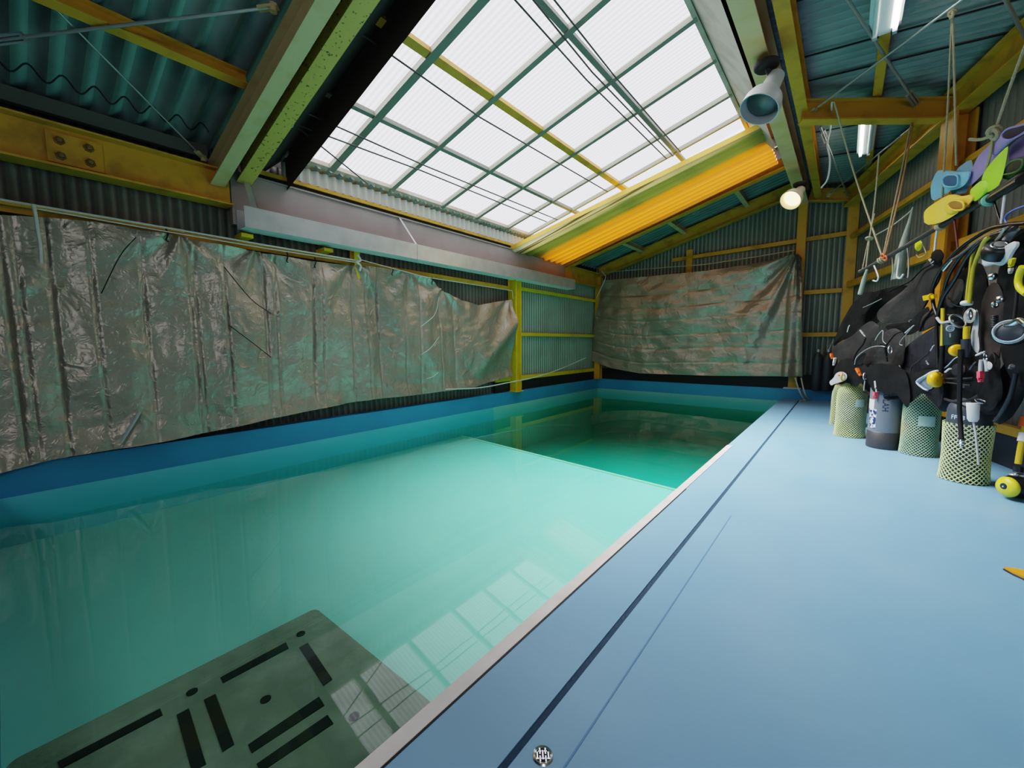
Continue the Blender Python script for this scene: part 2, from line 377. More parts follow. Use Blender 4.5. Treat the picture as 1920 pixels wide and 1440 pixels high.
b = MB(); b.bar((XL, 4.34, -0.395), (XE, 3.90, -0.395), 0.03, 0.02); b.build('shallow_floor_edge', mat('pale_edge', (0.75, 0.85, 0.6), 0.6), t)
b = MB(); b.quad((XL, 3.8, -0.9), (XE, 3.8, -0.9), (XE, YF, -0.9), (XL, YF, -0.9)); b.build('deep_floor', POOLD, t)
b = MB(); b.quad((XE - 0.002, YN, -0.06), (XE - 0.002, YF, -0.06), (XE - 0.002, YF, -0.9), (XE - 0.002, YN, -0.9)); b.build('deck_side_wall', POOLW, t)
w = MB(); w.box((XL + 0.001, YN + 0.001, -0.93), (XE - 0.001, YF - 0.001, ZW)); wo = w.build('water', WATER); tag(wo, 'still green pool water mirroring the skylight', 'water', None, 'stuff')
c = MB(); c.box((XE - 0.004, -2.0, -0.02), (-0.803, 4.41, 0.004)); cs = c.build('edge_strip', STRIP); tag(cs, 'pale flat strip along the near pool edge of the deck', 'strip')
c = MB(); c.box((-0.803, -2.0, -0.01), (-0.797, 2.9, 0.0015)); c.build('strip_dark_line', BLACK, cs)  # thin black line beside the strip

# ------------------------------------------------------------------ setting: walls
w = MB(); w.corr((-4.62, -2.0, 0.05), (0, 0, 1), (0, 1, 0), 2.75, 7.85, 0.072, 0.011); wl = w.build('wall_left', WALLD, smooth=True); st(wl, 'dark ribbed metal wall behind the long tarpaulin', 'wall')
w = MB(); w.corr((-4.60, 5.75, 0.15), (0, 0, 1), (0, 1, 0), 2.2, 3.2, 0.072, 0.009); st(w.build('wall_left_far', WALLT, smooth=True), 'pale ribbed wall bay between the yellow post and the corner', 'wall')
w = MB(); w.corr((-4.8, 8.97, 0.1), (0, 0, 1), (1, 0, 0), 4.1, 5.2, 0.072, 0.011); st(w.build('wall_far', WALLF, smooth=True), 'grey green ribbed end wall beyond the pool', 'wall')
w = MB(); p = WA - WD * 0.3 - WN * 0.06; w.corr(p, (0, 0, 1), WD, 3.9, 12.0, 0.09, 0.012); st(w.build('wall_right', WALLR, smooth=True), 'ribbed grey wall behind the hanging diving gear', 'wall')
w = MB(); w.box((-4.9, -2.12, -0.1), (3.4, -2.02, 4.2)); st(w.build('wall_near', WALLD), 'plain wall behind the viewpoint', 'wall')
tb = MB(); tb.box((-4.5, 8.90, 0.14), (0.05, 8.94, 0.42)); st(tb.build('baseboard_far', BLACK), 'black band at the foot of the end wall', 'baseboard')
tb = MB(); tb.bar(WA + WN * 0.02 + V((0, 0, 0.13)), WA + WD * 9 + WN * 0.02 + V((0, 0, 0.13)), 0.03, 0.28); st(tb.build('dark_band_right', mat('blackish_base', (0.03, 0.035, 0.045), 0.6)), 'dark band at the foot of the right wall', 'baseboard')  # dark band along the foot of the right wall
tb = MB(); tb.box((-4.59, 5.2, 0.16), (-4.55, 8.8, 0.36)); st(tb.build('dark_gap_left', BLACK), 'black gap above the left pool rim', 'baseboard')  # black strip drawn where there is only a dark gap

# ------------------------------------------------------------------ setting: roof sheets
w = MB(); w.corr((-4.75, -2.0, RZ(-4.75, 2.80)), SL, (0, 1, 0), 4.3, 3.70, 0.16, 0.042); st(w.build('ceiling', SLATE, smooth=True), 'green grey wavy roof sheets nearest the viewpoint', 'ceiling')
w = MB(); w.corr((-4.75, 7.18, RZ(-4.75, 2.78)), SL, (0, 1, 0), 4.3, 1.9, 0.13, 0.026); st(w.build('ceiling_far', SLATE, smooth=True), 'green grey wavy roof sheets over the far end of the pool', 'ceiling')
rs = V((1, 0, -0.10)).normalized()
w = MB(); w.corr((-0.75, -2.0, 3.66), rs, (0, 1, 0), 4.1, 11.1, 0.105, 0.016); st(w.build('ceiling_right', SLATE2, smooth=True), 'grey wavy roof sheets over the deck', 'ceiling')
w = MB(); w.tube([V((-4.36, -2 + i * 0.01, RZ(-4.36, 2.795) + 0.042 * math.sin(i * 0.01 / 0.16 * 2 * math.pi))) for i in range(330)], 0.006, 5); st(w.build('trim_8', BLACK), 'wavy dark lap line near the eave of the near roof sheets', 'trim')
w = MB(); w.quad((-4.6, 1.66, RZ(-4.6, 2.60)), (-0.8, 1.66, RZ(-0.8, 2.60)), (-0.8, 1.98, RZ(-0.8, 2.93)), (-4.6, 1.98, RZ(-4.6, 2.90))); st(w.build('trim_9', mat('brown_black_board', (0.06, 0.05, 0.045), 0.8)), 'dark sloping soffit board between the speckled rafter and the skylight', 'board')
for y in (4.05, 4.85, 5.3, 6.6, 7.5):
    w = MB(); w.bar((-0.45, y, 3.60), (1.8, y + 0.02, 3.385), 0.012, 0.01); tag(w.build('sheet_lap', BLACK), None, None, None, 'structure')['label'] = 'dark lap line between roof sheets over the deck'
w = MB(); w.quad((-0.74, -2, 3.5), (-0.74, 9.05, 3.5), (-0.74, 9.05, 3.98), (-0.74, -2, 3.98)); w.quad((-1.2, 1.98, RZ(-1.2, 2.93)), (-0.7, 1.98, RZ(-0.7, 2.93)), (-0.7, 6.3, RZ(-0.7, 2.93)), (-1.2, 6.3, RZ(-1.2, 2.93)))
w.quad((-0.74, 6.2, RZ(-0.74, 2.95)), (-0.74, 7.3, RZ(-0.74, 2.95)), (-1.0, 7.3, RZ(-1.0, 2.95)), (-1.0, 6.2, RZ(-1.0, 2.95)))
w.quad((-4.7, 7.2, RZ(-4.7, 2.6)), (-0.74, 7.2, RZ(-.74, 2.6)), (-0.74, 7.2, RZ(-.74, 2.95)), (-4.7, 7.2, RZ(-4.7, 2.95)))  # added board blocks light leaking from the roof opening into the far bay
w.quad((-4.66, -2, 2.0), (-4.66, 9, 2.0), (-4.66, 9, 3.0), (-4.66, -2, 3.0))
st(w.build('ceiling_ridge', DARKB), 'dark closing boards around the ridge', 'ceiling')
w = MB(); w.add([(-1.165, 1.98, RZ(-1.165, 2.9)), (-0.83, 1.98, 3.42), (-0.83, 6.45, 3.42), (-1.165, 6.45, RZ(-1.165, 2.9))], [(0, 1, 2, 3)])
st(w.build('trim_3', PALEB), 'pale sloping board between the skylight and the ridge beam', 'board')
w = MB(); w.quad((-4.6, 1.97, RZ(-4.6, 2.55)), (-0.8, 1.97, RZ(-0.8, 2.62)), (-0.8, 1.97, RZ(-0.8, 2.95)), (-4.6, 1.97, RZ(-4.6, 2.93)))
st(w.build('trim_4', DARKB), 'dark upstand board along the near side of the skylight', 'board')

# ------------------------------------------------------------------ skylight
sk = thing('window_1', 'large ribbed translucent skylight over the pool', 'skylight', (-2.8, 4.1, RZ(-2.8, 2.9)), None, 'structure')
w = MB(); w.quad((-4.46, 1.95, RZ(-4.46, 2.92)), (-1.15, 1.95, RZ(-1.15, 2.92)), (-1.15, 6.4, RZ(-1.15, 2.92)), (-4.46, 6.4, RZ(-4.46, 2.92))); w.build('glazing_sheet', PANE, sk)
for x, wd, m in ((-3.57, 0.045, GREYP), (-2.78, 0.075, YEL), (-1.95, 0.05, GREYP)):
    w = MB(); w.bar((x, 1.9, RZ(x, 2.885)), (x, 6.4, RZ(x, 2.885)), wd, 0.05, SN); w.build('purlin', m, sk)
for y, wd in ((2.42, 0.075), (3.18, 0.06), (4.0, 0.055), (4.68, 0.05), (5.41, 0.045), (5.98, 0.04)):
    w = MB(); w.bar((-4.45, y, RZ(-4.45, 2.875)), (-1.16, y, RZ(-1.16, 2.875)), wd, 0.05, SN); w.build('glazing_bar', GREYP, sk)
w = MB(); w.bar((-4.44, 1.95, RZ(-4.44, 2.88)), (-4.44, 6.4, RZ(-4.44, 2.88)), 0.07, 0.05, SN); w.bar((-1.17, 1.95, RZ(-1.17, 2.88)), (-1.17, 6.4, RZ(-1.17, 2.88)), 0.04, 0.05, SN)
w.build('edge_bar', PALEB, sk)
# skylight upstand along the wall
cw = MB(); cw.corr((-4.49, 1.93, 2.68), (0, 0, 1), (0, 1, 0), 0.15, 4.5, 0.095, 0.02); tag(cw.build('eave_upstand', mat('pale_corrugated', (0.62, 0.58, 0.52), 0.6), smooth=True), 'pale short corrugated upstand below the skylight edge', 'sheet', None, 'structure')
cw = MB(); cw.corr((-4.56, 1.93, 2.83), (1, 0, 0.3), (0, 1, 0), 0.13, 4.5, 0.13, 0.022); tag(cw.build('roof_sheet_end', SLATE2, smooth=True), 'grey wavy roof sheet ends sticking out under the skylight edge', 'sheet', None, 'structure')
cw = MB(); cw.bar((-4.52, 1.6, 2.66), (-4.52, 7.2, 2.66), 0.08, 0.035); st(cw.build('trim_5', YEL), 'thin yellow eave angle below the corrugated upstand', 'trim')
cw = MB(); cw.bar((-4.53, 1.6, 2.62), (-4.53, 7.1, 2.62), 0.05, 0.05); st(cw.build('trim_6', BLACK), 'dark gap above the eave fascia', 'trim')
# eave fascia + gutter trough
cw = MB(); cw.box((-4.56, 1.47, 2.12), (-4.49, 7.3, 2.60)); cw.box((-4.49, 1.47, 2.585), (-4.47, 7.3, 2.60)); st(cw.build('trim_7', GREYB), 'pinkish grey fascia board above the steel trough', 'board')
tr = thing('gutter_trough', 'long galvanised steel trough hung along the pool side wall', 'gutter', (-4.3, 4.5, 2.07))
cw = MB(); cw.prof((-4.30, 1.50, 2.07), (-4.30, 7.38, 2.085), [(0.0, 0.0), (0.004, 0.0), (0.004, 0.185), (0.0, 0.185)]); cw.prof((-4.30, 1.50, 2.07), (-4.30, 7.38, 2.085), [(-0.186, 0.0), (-0.19, 0.0), (-0.19, 0.185), (-0.186, 0.185)])
cw.build('trough', GALV, tr)
cw = MB(); cw.prof((-4.30, 1.50, 2.07), (-4.30, 7.38, 2.085), [(0.0, 0.004), (-0.19, 0.004), (-0.19, -0.001), (0.004, -0.001)]); cw.build('trough_bottom', mat('bounce_lit_zinc', (0.62, 0.70, 0.70), 0.5), tr)  # underside coloured paler to paint in light bounced off the water
for y, k in ((1.56, 0.05), (3.42, 0.028)):
    cw = MB(); cw.add([(-4.297, y, 2.25), (-4.297, y + k, 2.25), (-4.48, y + k - 0.12 * (y > 2), 2.60), (-4.48, y - 0.12 * (y > 2), 2.60)], [(0, 1, 2, 3)]); cw.build('hanger_strap', GALV, tr)
cw = MB(); cw.box((-4.305, 3.44, 2.055), (-4.293, 3.446, 2.26)); cw.build('joint_seam', STEEL, tr)

for y in (1.50, 2.28):
    cw = MB(); cw.box((-4.58, y, 2.00), (-4.40, y + 0.10, 2.035)); st(cw.build('trim_10', YELB), 'small yellow cleat on the wall below the steel trough', 'cleat')
# ------------------------------------------------------------------ steel frame
def steel(name, m, label, f, cat='beam'):
    b_ = MB(); f(b_); o = b_.build(name, m); tag(o, label, cat, None, 'structure'); return o


o = steel('eave_beam', YEL, 'yellow eave beam with a bolted splice on the near left wall', lambda b_: b_.ibeam((-4.5, -1.2, 2.42), (-4.5, 1.46, 2.42), 0.30, 0.17))
b_ = MB(); b_.box((-4.492, 0.335, 2.31), (-4.475, 0.625, 2.52)); sp_ = b_.build('splice_plate', YEL, o)
for y in (0.40, 0.55):
    for z in (2.36, 2.465):
        b_ = MB(); b_.lathe((-4.475, y, z), (1, 0, 0), [(0.03, 0), (0.03, 0.012), (0.018, 0.012), (0.018, 0.035), (0.01, 0.04)], 6); b_.build('bolt', mat('rusty_bolt', (0.22, 0.12, 0.03), 0.6), sp_)
steel('eave_board', mat('dark_grey_board', (0.10, 0.10, 0.085), 0.8), 'dark board between the eave beam and the roof sheets', lambda b_: b_.bar((-4.5, -2, 2.69), (-4.5, 1.3, 2.69), 0.06, 0.10))
for (y, z0, m, wd, nm, lb) in ((1.36, 2.52, YELP, 0.11, 'roof_rafter', 'pale yellow green rafter nearest the viewpoint'), (1.575, 2.60, YELS, 0.125, 'roof_rafter', 'speckled yellow rafter beside the near side of the skylight'), (7.40, 2.62, YEL, 0.13, 'roof_rafter', 'yellow rafter below the amber corrugated sheet')):
    steel(nm, m, lb, lambda b_: b_.ibeam((-4.5, y, RZ(-4.5, z0)), (-0.72, y, RZ(-0.72, z0)), 0.20, wd, 0.012, SN))
steel('roof_rafter', YEL, 'yellow rafter running up the end wall', lambda b_: b_.ibeam((-4.5, 8.8, RZ(-4.5, 2.60)), (-0.78, 8.8, RZ(-0.78, 2.60)), 0.22, 0.14, 0.014, SN))
for x in (-3.58, -1.2):
    steel('roof_purlin', YEL, 'yellow purlin under the near roof sheets' if x < -2 else 'yellow purlin near the ridge under the near roof sheets', lambda b_: b_.ibeam((x, -2, RZ(x, 2.70)), (x, 1.32, RZ(x, 2.70)), 0.10, 0.07, 0.01, SN))
for x, wh in ((-3.49, 'lowest'), (-2.63, 'middle'), (-1.55, 'highest')):
    steel('roof_purlin', YELP, wh + ' of the short purlins in the far roof bay', lambda b_: b_.ibeam((x, 7.4, RZ(x, 2.70)), (x, 8.9, RZ(x, 2.70)), 0.12, 0.07, 0.01, SN))
steel('ridge_beam', mat('pale_yellow_paint', (0.78, 0.52, 0.28), 0.5, 0, (0.70, 0.44, 0.18), 4), 'pale yellow ridge beam between the pool roof and the deck roof', lambda b_: b_.ibeam((-0.70, -2, 3.47), (-0.70, 8.9, 3.47), 0.26, 0.15))
steel('ridge_purlin', YEL, 'dark yellow beam running alongside the ridge beam', lambda b_: b_.ibeam((-0.49, -2, 3.48), (-0.49, 8.9, 3.48), 0.20, 0.10))
steel('roof_purlin', YEL, 'yellow purlin above the fluorescent lights', lambda b_: b_.ibeam((0.105, -2, 3.50), (0.105, 8.9, 3.50), 0.12, 0.07))
steel('wall_beam', YEL, 'large yellow beam along the top of the right wall', lambda b_: b_.ibeam(WA + WN * 0.10 + V((0, 0, 3.28)), WA + WN * 0.10 + WD * 10 + V((0, 0, 3.28)), 0.24, 0.16))
steel('cross_beam', YEL, 'yellow cross beam over the deck between ridge and right wall', lambda b_: b_.ibeam((-0.49, 5.42, 3.37), (0.75, 6.12, 3.26), 0.20, 0.12))
steel('cross_beam', YEL, 'yellow cross beam over the deck at the end wall', lambda b_: b_.ibeam((-0.62, 8.8, 3.46), (0.02, 8.8, 3.33), 0.20, 0.12))
steel('column', YEL, 'yellow end wall column under the ridge beam', lambda b_: b_.ibeam((-0.70, 8.885, 0.20), (-0.70, 8.885, 3.4), 0.16, 0.13, 0.014, (0, 1, 0)), 'column')
b_ = MB(); b_.box((-0.83, 8.78, 0.175), (-0.57, 8.98, 0.20)); b_.build('base_plate', PALEBL, bpy.data.objects['column'])
steel('column', YEL, 'slender yellow column in the corner of the end wall and right wall', lambda b_: b_.ibeam((-0.02, 8.85, 0.18), (-0.02, 8.85, 3.3), 0.14, 0.14, 0.012, (0, 1, 0)), 'column')
o = steel('column', YELB, 'bright yellow wall post between the tarpaulin and the pale wall bay', lambda b_: b_.ibeam((-4.5, 5.68, 0.17), (-4.5, 5.68, 2.3), 0.16, 0.17, 0.02, (0, 1, 0)), 'column')
b_ = MB(); b_.box((-4.6, 5.56, 0.165), (-4.40, 5.80, 0.18)); b_.build('base_plate', YELB, o)
steel('column', YEL, 'yellow post in the far left corner behind the hanging sheet', lambda b_: b_.ibeam((-4.48, 8.78, 0.17), (-4.48, 8.78, 2.5), 0.14, 0.14, 0.014, (0, 1, 0)), 'column')
steel('column', YELB, 'yellow stub post above the long tarpaulin', lambda b_: b_.bar((-4.54, 2.72, 1.6), (-4.54, 2.72, 2.2), 0.09, 0.07, (0, 1, 0)), 'column')
p = onwall(1798, 420); q = WA + WD * (V((p.x, p.y, 0)) - WA).length
o = steel('column', mat('orange_yellow_paint', (0.62, 0.30, 0.02), 0.5, 0, (0.5, 0.2, 0.02), 5), 'orange yellow wall column behind the hanging fins', lambda b_: b_.ibeam(q + WN * 0.07, q + WN * 0.07 + V((0, 0, 3.16)), 0.16, 0.26, 0.02, WN), 'column')
steel('wall_girt', YEL, 'yellow girt along the left wall above the long tarpaulin', lambda b_: b_.bar((-4.57, -1, 1.95), (-4.57, 5.65, 1.95), 0.05, 0.06))
steel('wall_girt', YELB, 'top yellow girt of the pale wall bay', lambda b_: b_.bar((-4.56, 5.75, 1.97), (-4.56, 8.75, 1.97), 0.05, 0.06))
steel('wall_girt', YELB, 'middle yellow girt of the pale wall bay', lambda b_: b_.bar((-4.56, 5.75, 1.17), (-4.56, 8.75, 1.17), 0.05, 0.06))
steel('wall_girt', YELB, 'bottom yellow girt of the pale wall bay', lambda b_: b_.bar((-4.56, 5.2, 0.39), (-4.56, 8.75, 0.39), 0.05, 0.07))
steel('wall_girt', YEL, 'orange rusty angle above the near end of the long tarpaulin', lambda b_: b_.bar((-4.52, -1, 1.97), (-4.52, 1.1, 1.98), 0.03, 0.03))
steel('wall_girt', YEL, 'sloping yellow girt across the end wall above the far tarpaulin', lambda b_: b_.bar((-2.9, 8.92, 2.70), (0.0, 8.92, 2.78), 0.05, 0.07))
steel('column', YEL, 'short yellow stub above the far tarpaulin', lambda b_: b_.bar((-2.55, 8.9, 2.35), (-2.55, 8.9, 2.86), 0.12, 0.06, (0, 1, 0)), 'column')
for z in (1.86, 1.13):
    steel('wall_girt', YEL, 'upper yellow girt in the narrow end wall bay' if z > 1.5 else 'lower yellow girt in the narrow end wall bay', lambda b_: b_.bar((-0.62, 8.92, z), (-0.1, 8.92, z), 0.05, 0.07))
for z, wd, lb in ((2.69, 0.06, 'thin yellow girt high on the right wall'), (1.93, 0.09, 'yellow girt on the right wall behind the hanging rail'), (0.295, 0.07, 'yellow girt low on the right wall')):
    steel('wall_girt', YEL, lb, lambda b_: b_.bar(WA + WN * 0.02 + V((0, 0, z)), WA + WD * 9 + WN * 0.02 + V((0, 0, z)), 0.06, wd))
steel('eave_beam', YEL, 'yellow eave beam at the far end of the left wall', lambda b_: b_.ibeam((-4.5, 7.32, 2.42), (-4.5, 8.9, 2.42), 0.30, 0.17))
# amber sheet with ribs running up the slope
am = MB(); n = 150
A0, A1 = V((-4.56, 5.58, 0)), V((-0.90, 5.95, 0)); B0, B1 = V((-4.56, 7.45, 0)), V((-0.90, 7.25, 0))
for i in range(n + 1):
    t = i / n
    if t < 0.30: dz = 0.030 * abs(math.sin(t / 0.30 * math.pi * 3)) ** 0.5 * (-1) + 0.02
    elif t < 0.46: dz = 0.012
    else: dz = 0.028 * math.sin((t - 0.46) / 0.54 * math.pi * 11)
    for P_, Q_ in ((A0, B0), (A1, B1)):
        p = P_.lerp(Q_, t); p.z = RZ(p.x, 2.56) + dz; am.rib[len(am.v)] = 0.5 + dz / 0.06; am.v.append(p)
am.f += [(2 * i, 2 * i + 1, 2 * i + 3, 2 * i + 2) for i in range(n)]
tag(am.build('corrugated_panel', AMBER, smooth=True), 'glowing amber and olive corrugated sheet beside the far side of the skylight', 'panel')
am = MB(); am.add([A0 + V((0, -0.01, RZ(A0.x, 2.575))), A1 + V((0, -0.01, RZ(A1.x, 2.575))), A1 + V((0, -0.01, RZ(A1.x, 2.64))), A0 + V((0, -0.01, RZ(A0.x, 2.64)))], [(0, 1, 2, 3)])
am.build('edge_lip', mat('yellow_lip', (0.70, 0.42, 0.06), 0.4), bpy.data.objects['corrugated_panel'])

# ------------------------------------------------------------------ tarpaulins
def interp(tab, x):
    if x <= tab[0][0]: return tab[0][1]
    for (a, fa), (b, fb) in zip(tab, tab[1:]):
        if x <= b: return fa + (fb - fa) * (x - a) / (b - a)
    return tab[-1][1]


topc = [(on(x, y, 0, -4.47).y, on(x, y, 0, -4.47).z) for x, y in ((0, 403), (90, 406), (175, 415), (265, 432), (340, 445), (362, 450), (480, 472), (580, 490), (660, 497), (700, 499), (760, 510), (800, 520), (830, 545), (865, 562), (900, 572), (930, 566), (958, 562))]
botc = [(on(x, y, 0, -4.47).y, on(x, y, 0, -4.47).z) for x, y in ((0, 886), (90, 862), (185, 846), (300, 828), (400, 808), (500, 786), (620, 762), (700, 748), (800, 738), (830, 733), (880, 727), (925, 715), (957, 706))]
topc = [(-0.8, 1.9)] + topc; botc = [(-0.8, 0.10)] + botc
creases = sorted([on(x, 600, 0, -4.47).y for x in (18, 45, 105, 183, 275, 362, 372, 425, 500, 520, 588, 605, 662, 690, 712, 760, 788, 825, 852)])
NU, NV = 620, 80; Y0, Y1 = -0.75, 5.56
tp = MB()
for i in range(NU + 1):
    y = Y0 + (Y1 - Y0) * i / NU; zt, zb = interp(topc, y), interp(botc, y)
    cr = 0.0
    for k, c in enumerate(creases):
        dd = y - c
        if abs(dd) < 0.13: cr += (0.013 if k % 2 else -0.013) * (1 - abs(dd) / 0.13)
        if abs(dd) < 0.02: cr -= 0.016 * (1 - abs(dd) / 0.02)
    for j in range(NV + 1):
        v = j / NV; z = zb + (zt - zb) * v; yy = y
        p = V((0, y * 1.6, z * 0.9))
        dx = cr * (0.5 + 0.5 * math.sin(v * 3.1)) + 0.055 * noise.noise(p * 1.1) + 0.020 * noise.noise(p * 3.3 + V((5, 0, 0))) + 0.006 * noise.noise(V((3, y * 9, z * 12)))
        for hy in (1.05, 1.64, 2.66, 3.4, 4.0, 5.5):       # folds fanning out from the tie points
            r = math.hypot(y - hy, zt - z) + 0.08; a = math.atan2(y - hy, zt - z + 0.05)
            if r < 1.1: dx += 0.020 * math.sin(a * 7 + hy * 3) * (1.1 - r)
        if y > 3.9:                                         # slack billow and curl at the loose end
            e = (y - 3.9) / 1.66
            dx += 0.10 * e * math.sin((v - 0.1 * e) * math.pi) ** 2 - 0.03 * e
            g = (y - 4.4) * 0.75 - v * 1.2
            dx += 0.09 * math.exp(-(g / 0.16) ** 2) * e
        if v < 0.10: dx += 0.04 * (1 - v / 0.10) * (0.6 + noise.noise(V((y * 2.5, 0, 2))))
        tp.v.append(V((-4.46 + dx, yy, z)))
tp.f += [(i * (NV + 1) + j, (i + 1) * (NV + 1) + j, (i + 1) * (NV + 1) + j + 1, i * (NV + 1) + j + 1) for i in range(NU) for j in range(NV)]
ta = tp.build('tarpaulin', TARP, smooth=True)
tag(ta, 'long creased silver grey tarpaulin hanging along the left side wall', 'tarpaulin')
for x, y in ((312, 441), (538, 482), (590, 492), (735, 508), (810, 526)):
    p = on(x, y, 0, -4.43); b_ = MB(); b_.tube([p + V((0, 0, 0.05)), p + V((0.01, 0.01, 0.01)), p + V((0, -0.005, -0.04)), p + V((-0.01, 0.01, -0.05))], 0.006, 6); b_.build('tie_hook', BLACK, ta)
for P in (((255, 445), (225, 480), (190, 570 - 20)), ((420, 500), (470, 560), (508, 588)), ((430, 610), (470, 640), (508, 670))):
    b_ = MB(); b_.tube([on(x, y, 0, -4.39) for x, y in P], 0.004, 6, smooth=4); b_.build('crease_cord', BLACK, ta)
for P in (((823, 557), (815, 590), (790, 612)), ((823, 632), (808, 652), (790, 665)), ((822, 698), (812, 706), (800, 710))):
    b_ = MB(); b_.tube([on(x, y, 0, -4.36) for x, y in P], 0.005, 6, smooth=4); b_.build('loose_cord', ROPEW, ta)
b_ = MB(); b_.tube([on(x, y, 0, -4.36) for x, y in ((262, 772), (245, 800), (225, 832))], 0.012, 6, smooth=4); b_.build('loose_strap', GREYPL, ta)

NU, NV = 170, 110; tp = MB()
Tp = [(0.0, (1130, 526)), (0.3, (1260, 514)), (0.45, (1325, 508)), (0.75, (1440, 490)), (0.93, (1490, 478)), (0.97, (1497, 476)), (1.0, (1503, 484))]
Bp = [(0.0, (1104, 674)), (0.08, (1145, 690)), (0.2, (1200, 700)), (0.5, (1320, 704)), (1.0, (1505, 706))]
TT = [(u, on(x, y, 1, 8.70)) for u, (x, y) in Tp]; BB = [(u, on(x, y, 1, 8.70)) for u, (x, y) in Bp]
pin = V((0.95, 1.0))
for i in range(NU + 1):
    u = i / NU; T, B = interp(TT, u), interp(BB, u)
    for j in range(NV + 1):
        v = j / NV; p = B.lerp(T, v); q = V((p.x * 1.2, 0, p.z * 1.8))
        dy = 0.05 * noise.noise(q * 0.9) + 0.022 * noise.noise(q * 3.1) + 0.007 * noise.noise(V((p.x * 4.5, 7, p.z * 11)))
        r = math.hypot((u - pin.x) * 1.8, v - pin.y) + 0.05; a = math.atan2((u - pin.x) * 1.8, 1.02 - v)
        if r < 1.6: dy += 0.075 * math.sin(a * 8.5 + 0.6) * max(0, 1 - r / 1.6) * min(1, r * 4) + 0.02 * math.sin(a * 21) * max(0, 1 - r / 1.2) * min(1, r * 4)
        for w_ in (0.12, 0.26, 0.40, 0.55, 0.68, 0.82): dy -= 0.014 * max(0, 1 - abs(v - w_ + 0.01 * math.sin(u * 9)) / 0.012)
        if u > 0.9: dy += 0.045 * math.sin((u - 0.9) * 62)
        tp.v.append(V((p.x, 8.68 - dy, p.z)))
tp.f += [(i * (NV + 1) + j, (i + 1) * (NV + 1) + j, (i + 1) * (NV + 1) + j + 1, i * (NV + 1) + j + 1) for i in range(NU) for j in range(NV)]
tag(tp.build('tarpaulin', TARPH, smooth=True), 'brownish silver tarpaulin hanging across the end wall from a corner knot', 'tarpaulin')


def line(name, label, cat, pts, r, m, group=None, sm=0, n=6):
    b_ = MB(); b_.tube(pts, r, n, smooth=sm); return tag(b_.build(name, m, smooth=True), label, cat, group)


# ropes on the walls
line('rope', 'white rope stretched along the left wall above the long tarpaulin', 'rope', [on(x, y, 0, -4.40) for x, y in ((-140, 350), (0, 374), (300, 425), (500, 460), (672, 489))], 0.008, ROPEW)
line('rope', 'second thin white rope just below the first along the left wall', 'rope', [on(x, y, 0, -4.40) for x, y in ((60, 390), (300, 432), (500, 466), (668, 492))], 0.005, ROPEW)
line('rope', 'short white cord dangling in front of the near end of the long tarpaulin', 'rope', [on(x, y, 0, -4.36) for x, y in ((62, 383), (66, 400), (70, 430), (75, 460), (77, 494))], 0.010, ROPEW, sm=4)
line('rope', 'thin white rope from the stub post to the bright yellow wall post', 'rope', [on(x, y, 0, -4.40) for x, y in ((672, 486), (800, 520), (960, 545), (962, 560))], 0.005, ROPEW)
line('rope', 'slack white rope across the foot of the bright yellow wall post', 'rope', [on(x, y, 0, -4.33) for x, y in ((835, 730), (900, 727), (960, 716), (1000, 708), (1050, 692), (1098, 671))], 0.009, ROPEW, sm=5)
b_ = MB(); b_.tube([on(x, y, 0, -4.38) for x, y in ((670, 478), (676, 488), (668, 492), (676, 498), (674, 508))], 0.012, 6, smooth=3); tag(b_.build('rope', ROPEW, smooth=True), 'white rope knot on the yellow stub post', 'rope')
line('rope', 'thin rope along the top of the far tarpaulin', 'rope', [on(x, y, 1, 8.62) for x, y in ((1120, 512), (1200, 505), (1320, 496), (1420, 481), (1490, 469), (1478, 483))], 0.009, ROPE)
line('rope', 'short white tie at the left corner of the far tarpaulin', 'rope', [on(x, y, 1, 8.6) for x, y in ((1128, 508), (1136, 518), (1134, 525), (1118, 560))], 0.010, ROPEW)
line('rope', 'left of the two white cords hanging down to the deck corner', 'rope', [on(1491, 708, 1, 8.62), on(1496, 725, 1, 8.62), on(1502, 740, 1, 8.6), on(1508, 750, 2, 0.01), on(1500, 752, 2, 0.01)], 0.012, ROPEW, sm=4)
line('rope', 'right of the two white cords hanging down to the deck corner', 'rope', [on(1502, 708, 1, 8.62), on(1506, 727, 1, 8.62), on(1511, 742, 1, 8.6), on(1518, 749, 2, 0.01), on(1509, 751, 2, 0.01)], 0.012, ROPEW, sm=4)

# wires below the skylight
for P, lb in ((((547, 230), (690, 345)), 'lower of the two wires from the pulley under the skylight'), (((547, 230), (790, 320), (1025, 416)), 'upper of the two wires from the pulley under the skylight'),
              (((555, 203), (800, 312), (1045, 412)), 'wire beside the pulley wires across the low side of the skylight'), (((665, 55), (900, 220), (1140, 360)), 'wire crossing below the thick yellow skylight purlin'),
              (((955, -12), (1100, 150), (1250, 298)), 'first of the three wires at the high side of the skylight'), (((990, -12), (1110, 135), (1262, 293)), 'second of the three wires at the high side of the skylight'), (((1030, -12), (1150, 140), (1276, 285)), 'third of the three wires along the high skylight purlin')):
    line('wire', lb, 'wire', [onroof(x, y, 2.80 if i == 0 else 2.74) for i, (x, y) in enumerate(P)], 0.0075, WIRE)
pu = thing('pulley', 'small pale green pulley on the speckled rafter under the skylight', 'pulley', onroof(546, 231, 2.72))
p = onroof(546, 231, 2.72); b_ = MB(); b_.lathe(p - V((0, 0.012, 0)), (0, 1, 0), [(0.028, 0), (0.034, 0.004), (0.028, 0.012), (0.034, 0.02), (0.028, 0.024)], 18); b_.build('wheel', LABELM, pu)
